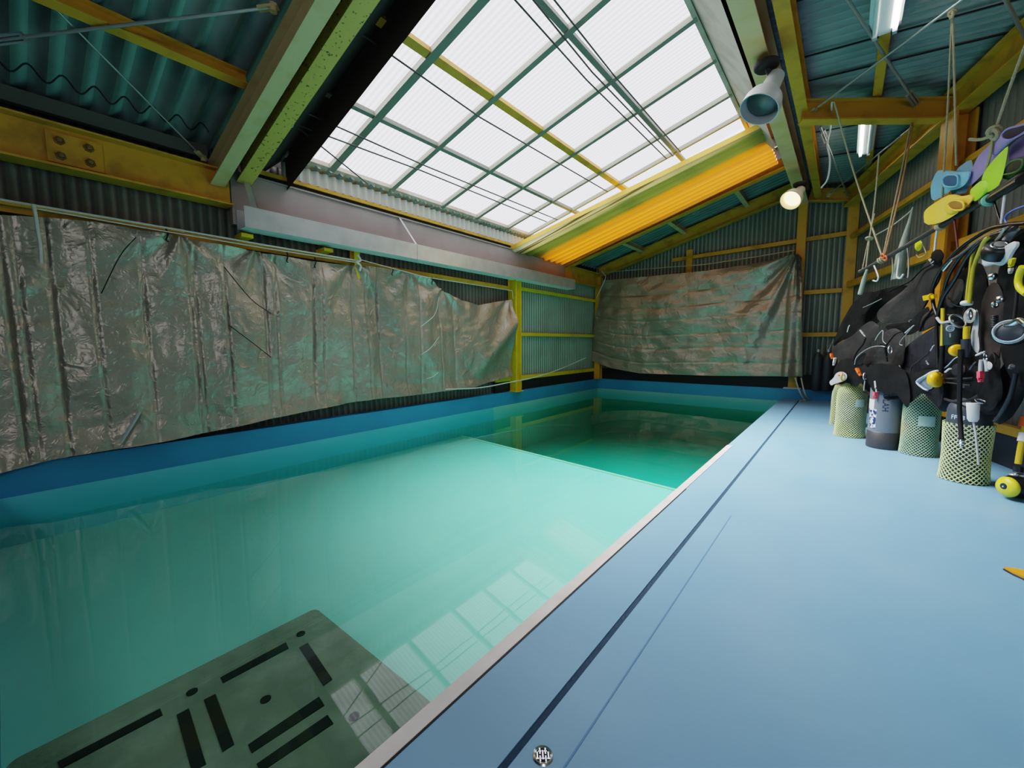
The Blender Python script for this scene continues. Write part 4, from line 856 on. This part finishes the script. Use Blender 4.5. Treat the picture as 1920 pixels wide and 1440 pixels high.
b_ = MB(); b_.tube([p + V((0, 0, 0.004)) for p in P[5:] + P[:1]], 0.004, 6); b_.build('edge_rib', RUBBER, fo)

# ------------------------------------------------------------------ buoyancy vests
G = 'buoyancy vests hanging below the rail'
def vest(label, x, y): return thing('scuba_vest', label, 'scuba vest', T(x, y), G)


v = vest('leftmost black scuba vest, half hidden behind the charcoal one', 1600, 600)
pillow('body', Z5([(270, 1180), (400, 960), (560, 900), (860, 820), (960, 900), (800, 1060), (560, 1200), (400, 1330), (240, 1330), (180, 1420)]), FAB, v, 0.10, 0.20)
pillow('shoulder_flap', Z5([(420, 930), (520, 890), (640, 910), (560, 1000), (460, 1130), (390, 1150)]), FAB, v, 0.05, 0.10)
pillow('lower_body', [(1562, 692), (1580, 670), (1612, 676), (1630, 690), (1632, 724), (1618, 714), (1604, 728), (1590, 716), (1574, 722), (1566, 712)], FAB, v, 0.03, -0.10, 0.012, 14, soft=1)
tubes('piping', Z5([(330, 1260), (340, 1220), (350, 1200)]), 0.0044, WHITE, v, 0.05); tubes('piping', Z5([(470, 1040), (540, 1010), (620, 970), (640, 960)]), 0.0033, STEEL, v, 0.03)
clip('buckle', Z5([(165, 1420), (200, 1340)]), 0.010, BUCK, v, 0.0)

v = vest('charcoal scuba vest with round pockets over the left netted cylinder', 1620, 640)
pillow('left_pocket', ZB([(130, 690), (230, 600), (480, 470), (600, 330), (690, 290), (760, 360), (690, 500), (590, 680), (470, 800), (420, 900), (280, 860), (150, 770)]), FABG, v, 0.11, 0.0)
pillow('front_pocket', ZB([(440, 830), (560, 700), (700, 630), (840, 620), (850, 430), (1050, 380), (1100, 620), (1060, 800), (1050, 930), (950, 970), (700, 945), (470, 915)]), FABG, v, 0.12, 0.0)
pillow('pocket_panel', ZB([(450, 880), (490, 790), (560, 730), (610, 735), (560, 830), (540, 905)]), FAB, v, 0.02, -0.11)
tubes('piping', ZB([(450, 890), (470, 800), (560, 715), (680, 655), (800, 640), (860, 650)]), 0.0039, STEEL, v, -0.13); tubes('piping', ZB([(730, 560), (760, 500), (830, 430), (830, 560), (870, 610)]), 0.0033, GREYPL, v, -0.13)
clip('buckle', ZB([(525, 425), (590, 510)]), 0.013, GREYPL, v, -0.12); clip('buckle', ZB([(860, 660), (890, 850)]), 0.016, RUBBER, v, -0.14); dring('d_ring', *ZB([(930, 690)])[0], 0.035, 0.005, STEEL, v, -0.12)
tubes('strap', ZB([(600, 530), (560, 620), (480, 720), (440, 820), (440, 900)]), 0.0066, FAB, v, -0.12); tubes('strap', ZB([(870, 640), (930, 560), (1000, 480), (1100, 440)]), 0.0055, FAB, v, -0.12)
clip('pull_tab', ZB([(140, 740), (150, 810)]), 0.034, ORANGE, v, -0.02); clip('tab_link', ZB([(185, 800), (165, 900)]), 0.024, WHITE, v, -0.03)
clip('buckle', ZB([(240, 880), (200, 930)]), 0.018, BUCK, v, -0.02)

v = vest('dark grey scuba vest with a smooth wide back panel, hung on the long white hook', 1720, 540)
pillow('back_panel', Z5([(590, 1080), (690, 990), (850, 880), (1000, 700), (1080, 590), (1140, 510), (1175, 560), (1165, 780), (1080, 900), (1000, 1080), (880, 1170), (660, 1190), (600, 1150)]), FABG, v, 0.08, 0.02, 0.006, 4)
pillow('collar', Z5([(1090, 600), (1100, 530), (1150, 510), (1170, 560), (1160, 640), (1110, 660)]), FAB, v, 0.05, -0.03)
pillow('side_wing', Z5([(660, 1190), (880, 1170), (1000, 1090), (1060, 1010), (1080, 1100), (980, 1250), (860, 1300), (700, 1260)]), FAB, v, 0.05, 0.02)
tubes('strap', Z5([(1110, 640), (1000, 700), (900, 800), (800, 850), (700, 900)]), 0.0055, FAB, v, -0.05); clip('buckle', Z5([(890, 1170), (910, 1150)]), 0.018, BUCK, v, -0.08); clip('buckle', Z5([(850, 1270), (930, 1200)]), 0.012, GREYPL, v, -0.08)
tubes('cord', Z5([(920, 1210), (860, 1280), (810, 1340), (800, 1370), (825, 1380)]), 0.0028, STEEL, v, -0.08)
clip('hook_eye', Z5([(1080, 610), (1110, 640)]), 0.03, CHROME, v, -0.08)

v = vest('navy black scuba vest with a rounded pocket over the pale green netted cylinder', 1725, 670)
pillow('pocket', ZB([(1045, 900), (1080, 730), (1250, 550), (1450, 430), (1600, 330), (1640, 500), (1640, 900), (1590, 980), (1480, 1000), (1270, 1120), (1150, 1050)]), FABN, v, 0.12, 0.02)
pillow('shoulder_flap', ZD([(365, 330), (390, 180), (440, 60), (560, 0), (600, 90), (600, 240), (400, 340)]), FABB, v, 0.05, -0.02)
pillow('lower_body', [(1690, 690), (1710, 700), (1750, 690), (1770, 700), (1768, 756), (1756, 766), (1748, 745), (1730, 736), (1714, 744), (1700, 762), (1690, 740)], FAB, v, 0.03, -0.13, 0.012, 14, soft=1)
tubes('piping', ZB([(1050, 900), (1120, 1010), (1200, 1080), (1270, 1115)]), 0.0033, STEEL, v, -0.05); tubes('piping', ZB([(1200, 1000), (1220, 920), (1320, 840), (1450, 730)]), 0.0044, FABB, v, -0.12)
clip('buckle', ZB([(1480, 700), (1520, 630)]), 0.013, GREYPL, v, -0.12); clip('buckle', ZB([(1460, 900), (1420, 840)]), 0.018, BUCK, v, -0.12)
tubes('strap', ZB([(1330, 440), (1380, 300), (1460, 200), (1520, 110)]), 0.0077, FAB, v, -0.06)

v = vest('black scuba vest with its harness hanging over the grey cylinder', 1665, 715)
pillow('harness_back', ZB([(560, 930), (700, 950), (950, 970), (1050, 930), (1150, 1060), (1150, 1200), (1060, 1350), (900, 1350), (760, 1290), (600, 1250), (530, 1100)]), FAB, v, 0.10, 0.05)
tubes('tank_band', ZB([(580, 1250), (700, 1300), (900, 1340), (1080, 1330)]), 0.014, FAB, v, -0.08); tubes('strap', ZB([(980, 1190), (1050, 1250), (1110, 1290)]), 0.0066, GREYPL, v, -0.10)
clip('grey_strap', ZB([(740, 1110), (755, 1260)]), 0.028, GREYPL, v, -0.14); clip('red_tag', ZB([(730, 1260), (730, 1350)]), 0.035, PINK, v, -0.15)
b_ = MB(); b_.lathe(T(*ZB([(925, 1075)])[0], -0.08), -CF, [(0.0, 0.012), (0.022, 0.01), (0.024, 0)], 16); b_.build('button', WHITE, v, True)
clip('whistle', ZB([(480, 940), (530, 1040)]), 0.03, ORANGE, v, -0.12); dring('d_ring', *ZB([(590, 1050)])[0], 0.032, 0.006, STEEL, v, -0.12); tubes('chain', ZB([(590, 1110), (580, 1170), (575, 1240)]), 0.006, STEEL, v, -0.12)

pillow('lower_flap', [(1622, 686), (1660, 680), (1696, 690), (1704, 715), (1708, 755), (1699, 768), (1692, 745), (1680, 735), (1664, 742), (1648, 731), (1638, 738), (1628, 715)], FAB, v, 0.02, -0.15, 0.012, 14, soft=1)
v = vest('added black vest filling the dark space behind the bundle of hoses', 1790, 590)
pillow('body', [(1758, 560), (1785, 520), (1830, 490), (1850, 500), (1852, 600), (1845, 700), (1800, 720), (1765, 700), (1752, 620)], FAB, v, 0.06, 0.10)  # black body added for the dark interior behind the hoses
pillow('collar', [(1775, 540), (1795, 522), (1808, 524), (1805, 560), (1785, 580), (1772, 570)], FABG, v, 0.03, 0.03)
tubes('strap', [(1772, 553), (1790, 572), (1806, 575)], 0.0044, FABN, v, -0.02); clip('buckle', [(1776, 590), (1790, 592)], 0.008, BUCK, v, -0.02)
v = vest('black scuba vest with grey harness straps above the nearest cylinder', 1790, 720)
pillow('harness_back', [(1745, 745), (1755, 705), (1800, 680), (1850, 690), (1880, 720), (1885, 770), (1850, 782), (1815, 762), (1785, 768), (1765, 775)], FAB, v, 0.12, 0.06)
tubes('strap', ZD([(700, 1090), (860, 1110), (1000, 1130), (1120, 1140)]), 0.0055, FABG, v, -0.10); tubes('strap', ZD([(720, 1040), (800, 1040), (1000, 1040), (1160, 1030)]), 0.0066, FABG, v, -0.10)
pillow('pouch', ZD([(850, 830), (960, 800), (1010, 860), (1000, 980), (900, 1020), (840, 960)]), FABN, v, 0.04, -0.06)
tubes('strap', ZD([(640, 930), (760, 860), (880, 740), (980, 700)]), 0.0039, PALEBL, v, -0.10); clip('buckle', ZD([(1110, 900), (1190, 790)]), 0.012, BUCK, v, -0.10)
tubes('band', ZD([(700, 1330), (860, 1380), (1100, 1360), (1250, 1290)]), 0.01, FABG, v, -0.10)
v = vest('brown black scuba vest with a pale grey edge, right of the yellow hoses', 1855, 620)
pillow('front_panel', [(1838, 690), (1838, 620), (1843, 560), (1856, 530), (1874, 528), (1884, 570), (1872, 610), (1862, 640), (1866, 690), (1850, 712)], FABB, v, 0.06, 0.0)
pillow('lower_panel', [(1845, 690), (1866, 650), (1870, 690), (1874, 740), (1866, 770), (1842, 770), (1838, 730)], FAB, v, 0.05, -0.02)
pillow('grey_edge', ZD([(1185, 0), (1230, 0), (1235, 160), (1215, 330), (1205, 520), (1250, 660), (1190, 650), (1130, 540), (1120, 420), (1150, 260), (1180, 150)]), mat('pale_grey_webbing', (0.40, 0.43, 0.45), 0.6), v, 0.014, -0.08, 0.002)
tubes('piping', ZD([(1410, 600), (1480, 700), (1490, 800), (1460, 840)]), 0.0033, FABG, v, -0.06)
dring('d_ring', *ZD([(1340, 720)])[0], 0.026, 0.005, CHROME, v, -0.10); clip('toggle', ZD([(1200, 690), (1330, 635)]), 0.012, WHITE, v, -0.09)
tubes('white_strap', ZD([(1290, 760), (1280, 830), (1275, 930)]), 0.013, GREYPL, v, -0.11); tubes('white_strap', ZD([(1340, 750), (1355, 840), (1362, 930)]), 0.009, GREYPL, v, -0.11)
pillow('coiled_strap', ZD([(1370, 770), (1430, 800), (1440, 880), (1400, 920), (1370, 860)]), GREYPL, v, 0.014, -0.10)
clip('pink_clip', ZD([(1270, 930), (1270, 1090)]), 0.032, PINK, v, -0.12)
v = vest('large black scuba vest at the right edge of the row', 1895, 580)
pillow('body', [(1868, 540), (1880, 470), (1905, 440), (1960, 420), (1970, 660), (1940, 730), (1900, 720), (1880, 680), (1888, 620)], FAB, v, 0.09, 0.05)
pillow('lower_wing', [(1872, 690), (1900, 670), (1950, 680), (1950, 720), (1905, 740), (1890, 790), (1868, 800), (1860, 760)], FAB, v, 0.06, 0.10)
tubes('strap', [(1908, 500), (1906, 560), (1900, 610)], 0.0077, FABG, v, -0.06); clip('buckle', ZD([(1710, 870), (1760, 850)]), 0.024, BUCK, v, -0.03)
tubes('inflator_cable', [(1905, 700), (1895, 740), (1880, 770), (1866, 790)], 0.012, RUBBER, v, 0.0)

# ------------------------------------------------------------------ regulators and hoses
def reg(label, x, y): return thing('regulator', label, 'regulator', T(x, y, -0.1), 'diving regulators hanging in the row')


def stage(parent, x, y, R_, m, dz, ax=None, name='second_stage', face=None):
    ax = V(ax or (-CF * 0.9 - CR * 0.25)).normalized(); p = T(x, y, dz)
    b_ = MB(); b_.lathe(p, ax, [(R_ * 0.7, -R_ * 0.7), (R_ * 0.95, -R_ * 0.5), (R_, -R_ * 0.1), (R_ * 0.98, R_ * 0.12), (R_ * 0.8, R_ * 0.3), (R_ * 0.5, R_ * 0.38), (0.0, R_ * 0.4)], 28); o_ = b_.build(name, m, parent, True)
    if face:
        b_ = MB(); b_.lathe(p + ax * R_ * 0.34, ax, [(R_ * 0.52, 0.0), (R_ * 0.5, R_ * 0.10), (R_ * 0.2, R_ * 0.13), (0, R_ * 0.12)], 24); b_.build('purge_cover', face, o_, True)
    return o_


r_ = reg('regulator with a round yellow cover and straight yellow hose', 1757, 712)
tubes('hose', [(1768, 578), (1768, 610), (1767, 648)], 0.0125, YHOSE, r_, -0.14); tubes('hose_sleeve', [(1767, 648), (1766, 670), (1764, 700)], 0.015, RUBBER, r_, -0.14)
o_ = stage(r_, 1757, 712, 0.058, YCAP, -0.20, -CF * 0.8 + CR * 0.1)
for k in range(3):
    a = 1.3 + k * 2.1; b_ = MB(); p = T(1757, 712, -0.20) - CF * 0.030; b_.bar(p + (CR * math.cos(a) + CU * math.sin(a)) * 0.025, p + (CR * math.cos(a) + CU * math.sin(a)) * 0.042, 0.006, 0.004, -CF); b_.build('vent_slot', mk((0.3, 0.15, 0.01)), o_)
pillow('mouthpiece', ZD([(300, 1085), (440, 980), (560, 930), (600, 1000), (560, 1180), (480, 1215), (400, 1180)]), mat('clear_grey_plastic', (0.13, 0.17, 0.21), 0.2), r_, 0.03, -0.16)
tubes('mouthpiece_edge', ZD([(560, 930), (450, 990), (310, 1085), (400, 1180), (470, 1215)]), 0.007, PALEBL, r_, -0.20); tubes('lever', ZD([(440, 1000), (520, 950), (620, 920)]), 0.008, WHITE, r_, -0.22); tubes('lever', ZD([(740, 940), (790, 900), (820, 890)]), 0.006, WHITE, r_, -0.22)

r_ = reg('regulator on thick olive yellow hoses with a chrome first stage', 1815, 560)
tubes('hose', ZC([(1260, 285), (1180, 380), (1130, 560), (1110, 750), (1080, 950), (1060, 1180)]), 0.010, OHOSE, r_, -0.10); tubes('hose', ZC([(1400, 190), (1320, 270), (1240, 450), (1170, 650), (1130, 900), (1100, 1190)]), 0.012, OHOSE, r_, -0.14)
pillow('first_stage', ZD([(1040, 30), (1100, -30), (1170, -10), (1180, 120), (1150, 210), (1040, 200), (1010, 150)]), mat('worn_nickel', (0.55, 0.54, 0.50), 0.35, 0.5), r_, 0.025, -0.12, 0.004)
b_ = MB(); b_.lathe(T(1812, 571, -0.14), CU + CR * 0.2, [(0.0, 0), (0.03, 0.0), (0.032, 0.014), (0.028, 0.02), (0.0, 0.022)], 18); b_.build('yoke_knob', WHITE, r_, True)
dring('yoke', 1818, 590, 0.028, 0.009, STEEL, r_, -0.18)
tubes('lower_hose', [(1813, 612), (1812, 625), (1812, 637)], 0.017, YHOSE, r_, -0.14); tubes('hose_sleeve', [(1811, 636), (1811, 652), (1810, 670)], 0.024, mat('slate_rubber', (0.03, 0.035, 0.05), 0.4), r_, -0.14)
stage(r_, 1795, 657, 0.043, YCAP, -0.06, -CF * 0.8 - CR * 0.3)

r_ = reg('regulator with a bundle of long black hoses arching from the right', 1760, 540)
tubes('hose', [(1925, 418), (1885, 422), (1850, 432), (1800, 466), (1765, 505), (1749, 540), (1750, 570), (1757, 592)], 0.013, RUBBER, r_, -0.06)
tubes('hose', [(1905, 426), (1865, 436), (1820, 462), (1785, 505), (1770, 545), (1765, 580)], 0.011, RUBBER, r_, -0.09)
tubes('hose', [(1900, 430), (1850, 446), (1815, 480), (1790, 525), (1768, 560), (1757, 600), (1757, 650), (1759, 690)], 0.012, RUBBER, r_, -0.12)
tubes('hose', [(1880, 432), (1845, 455), (1825, 490), (1812, 540), (1809, 600)], 0.011, RUBBER, r_, -0.05)
tubes('hose', [(1895, 425), (1855, 440), (1830, 455), (1800, 478), (1783, 488)], 0.009, mat('grey_hose', (0.10, 0.10, 0.11), 0.3), r_, -0.10)
b_ = MB(); b_.tube([T(1787, 486, -0.10), T(1776, 499, -0.10), T(1771, 505, -0.10)], [0.010, 0.016, 0.018], 12); b_.build('chrome_fitting', CHROME, r_, True)
clip('yellow_clip', ZC([(430, 1110), (590, 1080)]), 0.040, YCAP, r_, -0.12)
tubes('gauge_hose', [(1757, 596), (1765, 605), (1775, 604), (1785, 602)], 0.010, GREYPL, r_, -0.16)
b_ = MB(); b_.ring(T(1796, 602, -0.12), -CF + CU * 0.5, 0.052, 0.007, 24, 8); b_.build('gauge_ring', STEEL, r_, True)

r_ = reg('large regulator with a pale grey body and black dome at the upper right', 1870, 480)
pillow('body', ZC([(1285, 480), (1340, 440), (1500, 470), (1640, 330), (1720, 280), (1800, 250), (1810, 320), (1730, 420), (1640, 600), (1570, 635), (1480, 600), (1350, 645), (1290, 610), (1300, 550)]), mat('pale_grey_shell', (0.62, 0.63, 0.66), 0.35), r_, 0.05, -0.12, 0.002)
b_ = MB(); p = atz(1870, 468, 2.44); ax = (-CF * 0.62 + CU * 0.62 - CR * 0.35).normalized(); b_.lathe(p, ax, [(0.055, -0.05), (0.064, -0.02), (0.062, 0.016), (0.05, 0.03), (0.0, 0.033)], 32); o_ = b_.build('dome', RUBBER, r_, True)
b_ = MB(); b_.ring(p + ax * 0.031, ax, 0.034, 0.005, 28, 8); b_.build('dome_ring', CHROME, o_, True); b_ = MB(); b_.lathe(p + ax * 0.026, ax, [(0.024, 0), (0.025, 0.012), (0, 0.014)], 20); b_.build('dome_button', STEEL, o_, True)
tubes('hose', ZC([(1790, 70), (1720, 150), (1660, 230), (1630, 290)]), 0.020, GREYPL, r_, -0.06); tubes('hose', ZC([(1640, 60), (1560, 180), (1480, 280), (1430, 360)]), 0.008, STEEL, r_, -0.16)
clip('lemon_clip', ZC([(1750, 520), (1720, 640)]), 0.026, LEMON, r_, -0.14); clip('white_clip', ZC([(1725, 660), (1715, 740)]), 0.02, WHITE, r_, -0.14)
b_ = MB(); b_.lathe(T(1856, 524, -0.12), CU - CF, [(0.012, 0), (0.022, 0.01), (0.022, 0.03), (0.012, 0.04), (0.0, 0.045)], 12); b_.build('lower_fitting', CHROME, r_, True)

r_ = reg('black regulator with a chrome and pale blue rim at the right edge', 1885, 620)
b_ = MB(); p = atz(1893, 622, 2.32); ax = (-CF * 0.55 - CR * 0.8 + CU * 0.1).normalized(); b_.lathe(p, ax, [(0.05, -0.10), (0.07, -0.07), (0.074, -0.01)], 32); b_.build('body', RUBBER, r_, True)
for k, m, R_ in ((0.0, CHROME, 0.064), (0.018, PALEBL, 0.060)): b_ = MB(); b_.ring(p + ax * k, ax, R_, 0.005, 32, 8); b_.build('rim', m, r_, True)
b_ = MB(); b_.lathe(p + ax * 0.005, ax, [(0.058, 0), (0.03, 0.012), (0, 0.014)], 28); b_.build('face', TANKD, r_, True)
tubes('chrome_arm', [(1888, 609), (1900, 606), (1913, 600), (1925, 608)], 0.016, CHROME, r_, -0.22)
b_ = MB()
for k in range(7): b_.ring(T(1865, 593 + k * 3.2, -0.12), CU, 0.013, 0.004, 14, 6)
b_.build('spring_guard', RUBBER, r_, True)
tubes('yellow_hose', [(1925, 551), (1913, 541), (1909, 528), (1912, 512), (1918, 500)], 0.016, LEMON, r_, -0.14)
b_ = MB(); b_.lathe(T(1874, 566, -0.14), CU + CR * 0.5, [(0.015, 0), (0.022, 0.012), (0.022, 0.03), (0.01, 0.04), (0, 0.042)], 14); b_.ring(T(1866, 571, -0.14), -CF, 0.016, 0.006, 14, 6); b_.build('chrome_fitting', CHROME, r_, True)

r_ = reg('pressure gauge hose hanging in front of the nearest netted cylinder', 1801, 760)
tubes('hose', [(1801, 655), (1800, 700), (1799, 760), (1801, 800), (1803, 824)], 0.013, RUBBER, r_, -0.20)
b_ = MB(); b_.lathe(T(1803, 824, -0.20), -CU, [(0.012, 0), (0.016, 0.01), (0.011, 0.018), (0.016, 0.026), (0.010, 0.034), (0.014, 0.044), (0.006, 0.052)], 12); b_.build('metal_fitting', CHROME, r_, True)
cp = thing('dive_float', 'pale grey cup with a long thin rod hanging before the nearest cylinder', 'float', T(1825, 770, -0.2))
b_ = MB(); p = T(1824.5, 756, -0.22); b_.lathe(p, -CU, [(0.0, 0.0), (0.030, -0.002), (0.032, 0.004), (0.030, 0.02), (0.027, 0.10), (0.018, 0.118), (0.0, 0.12)], 24); b_.build('cup', WHITE, cp, True)
b_ = MB(); b_.tube([p - CU * 0.11, T(1829, 810, -0.22), T(1835, 872, -0.20)], 0.0055, 8); b_.build('rod', GREYPL, cp, True)
dring('wire_ring', 1838, 752, 0.024, 0.004, CHROME, cp, -0.2, CU * 0.8 - CF * 0.6)
po = thing('gear_pouch', 'small black pouch with a pale blue round emblem among the hoses', 'pouch', T(1790, 625))
b_ = MB(); p = atz(1789, 625, 3.02); b_.lathe(p - CU * 0.085, CU, [(0.0, 0), (0.055, 0.0), (0.060, 0.01), (0.060, 0.15), (0.055, 0.16), (0, 0.16)], 24); b_.build('body', mat('pouch_fabric', (0.016, 0.026, 0.026), 0.5), po, True)
b_ = MB(); q = atz(1782, 616, 2.95); b_.ring(q, -CF - CR * 0.4, 0.020, 0.005, 20, 6); b_.ring(q, -CF - CR * 0.4, 0.010, 0.004, 14, 6); b_.bar(q - CU * 0.035, q - CU * 0.062, 0.005, 0.004, -CF); b_.build('emblem', PALEBL, po)

gr = thing('weight_clip', 'grey metal clip with a red and yellow ring on the left netted cylinder', 'clip', T(1577, 700))
pillow('plate', ZB([(200, 1000), (280, 980), (350, 1020), (340, 1100), (250, 1130), (180, 1150), (130, 1180), (100, 1120), (160, 1080)]), GREYPL, gr, 0.02, -0.17, 0.006)
dring('yellow_ring', *ZB([(290, 1060)])[0], 0.035, 0.007, YHOSE, gr, -0.22); b_ = MB(); b_.ring(T(*ZB([(250, 1000)])[0], -0.22), -CF, 0.03, 0.008, 14, 6, 0.3, 2.8); b_.build('red_arc', ORANGE, gr, True); clip('white_pin', ZB([(240, 1060), (320, 1010)]), 0.012, WHITE, gr, -0.23)
yc = thing('plastic_clip', 'lemon yellow plastic clip hanging from the rail before the orange column', 'clip', T(1721, 465))
pillow('body', ZC([(280, 330), (300, 250), (340, 220), (380, 270), (385, 360), (340, 415), (290, 390)]), LEMON, yc, 0.02, -0.04, 0.0); tubes('wire_loop', ZC([(390, 270), (420, 350), (450, 440), (400, 480), (340, 500), (310, 460)]), 0.004, ROPEG, yc, -0.03)

for P, m, nm, lb, ct in ((((1935, 382), (1905, 392), (1888, 403), (1885, 414), (1894, 422), (1912, 421), (1935, 417)), mat('blue_plastic', (0.10, 0.16, 0.50), 0.4), 'clothes_hanger', 'blue plastic hanger hooked under the rail at the right edge', 'hanger'), (((1789, 408), (1793, 440), (1796, 468)), mat('dark_red_cord', (0.12, 0.02, 0.02), 0.6), 'hanging_cord', 'dark red cord hanging from the rail in front of the orange column', 'cord'),
                    (((1862, 368), (1868, 392), (1877, 420)), RUBBER, 'hanging_cord', 'black cord hanging from the mint capped pole', 'cord'), (((1701, 462), (1704, 490), (1703, 515), (1702, 521)), STEEL, 'hanging_chain', 'thin chain hanging from the rail behind the yellow plastic clip', 'chain')):
    b_ = MB(); b_.tube([T(x, y, -0.01) for x, y in P], 0.0065, 8, smooth=4); tag(b_.build(nm, m, smooth=True), lb, ct)

# regulator lying on the deck at the right edge
r_ = thing('regulator', 'regulator with a lemon yellow cap lying on the deck at the right edge', 'regulator', on(1905, 925, 2, 0.0))
zq = 2.62; q = lambda x, y: atz(x, y, zq)
b_ = MB(); b_.lathe(q(1893, 913), -CR + CF * 0.10, [(0.045, -0.02), (0.062, 0.0), (0.064, 0.016), (0.05, 0.034), (0.0, 0.042)], 28); o_ = b_.build('yellow_cap', LEMON, r_, True)
b_ = MB(); b_.lathe(q(1881, 911.5), -CR + CF * 0.1, [(0.022, -0.006), (0.018, 0.002), (0.012, 0.002), (0.0, 0.0)], 16); b_.build('cap_emblem', INK, o_, True)
b_ = MB(); b_.lathe(q(1944, 912), -CR + CF * 0.10, [(0.05, -0.06), (0.075, -0.02), (0.08, 0.06), (0.07, 0.13), (0.058, 0.165)], 28); b_.build('black_body', RUBBER, r_, True)
b_ = MB(); b_.lathe(q(1916, 893), CU - CR * 0.1, [(0.0, -0.01), (0.03, -0.01), (0.03, 0.012), (0.015, 0.02)], 16); b_.bar(q(1905, 897), q(1945, 897), 0.03, 0.03, CU); b_.ring(q(1901, 890), CU, 0.016, 0.006, 14, 6); b_.build('metal_fitting', STEEL, r_)
b_ = MB(); b_.tube([q(1909, 885), q(1909.5, 875)], 0.022, 12); b_.build('hose_sleeve', RUBBER, r_, True)
b_ = MB(); b_.tube([q(1909, 870), q(1913, 845), q(1917, 825), q(1925, 790), q(1940, 740)], 0.016, 12, smooth=4); b_.build('yellow_hose', YHOSE, r_, True)
b_ = MB(); b_.tube([q(1917, 828), q(1921, 812)], 0.024, 12); b_.build('white_collar', WHITE, r_, True)
b_ = MB(); b_.tube([q(1920, 800), q(1924, 782)], 0.026, 12); b_.build('orange_collar', ORANGE, r_, True)

# ------------------------------------------------------------------ light
wd = bpy.data.worlds.new('sky'); SC.world = wd; wd.use_nodes = True
bg = wd.node_tree.nodes['Background']; bg.inputs['Color'].default_value = (0.90, 0.92, 1.0, 1); bg.inputs['Strength'].default_value = 1.75
sd = bpy.data.lights.new('sun', 'SUN'); sd.energy = 18.0; sd.angle = math.radians(56); sd.color = (1.0, 0.97, 0.92)
so = bpy.data.objects.new('sun', sd); COL.objects.link(so); so.rotation_euler = V((0.46, 0.16, -1)).to_track_quat('-Z', 'Y').to_euler()
al = bpy.data.lights.new('fill_light', 'AREA'); al.energy = 65; al.size = 2.6; al.color = (0.95, 0.97, 1.0)  # added fill light behind the camera, the near wall has no doorway
ao = bpy.data.objects.new('fill_light', al); COL.objects.link(ao); ao.location = (1.2, -1.95, 1.7); ao.rotation_euler = V((-0.35, 1, -0.6)).to_track_quat('-Z', 'Y').to_euler()
SC.view_settings.view_transform = 'Filmic'
SC.view_settings.look = 'Medium High Contrast'
SC.view_settings.exposure = 0.58
SC.cycles.use_denoising = True
SC.cycles.max_bounces = 10; SC.cycles.diffuse_bounces = 5; SC.cycles.transparent_max_bounces = 16; SC.cycles.caustics_reflective = False
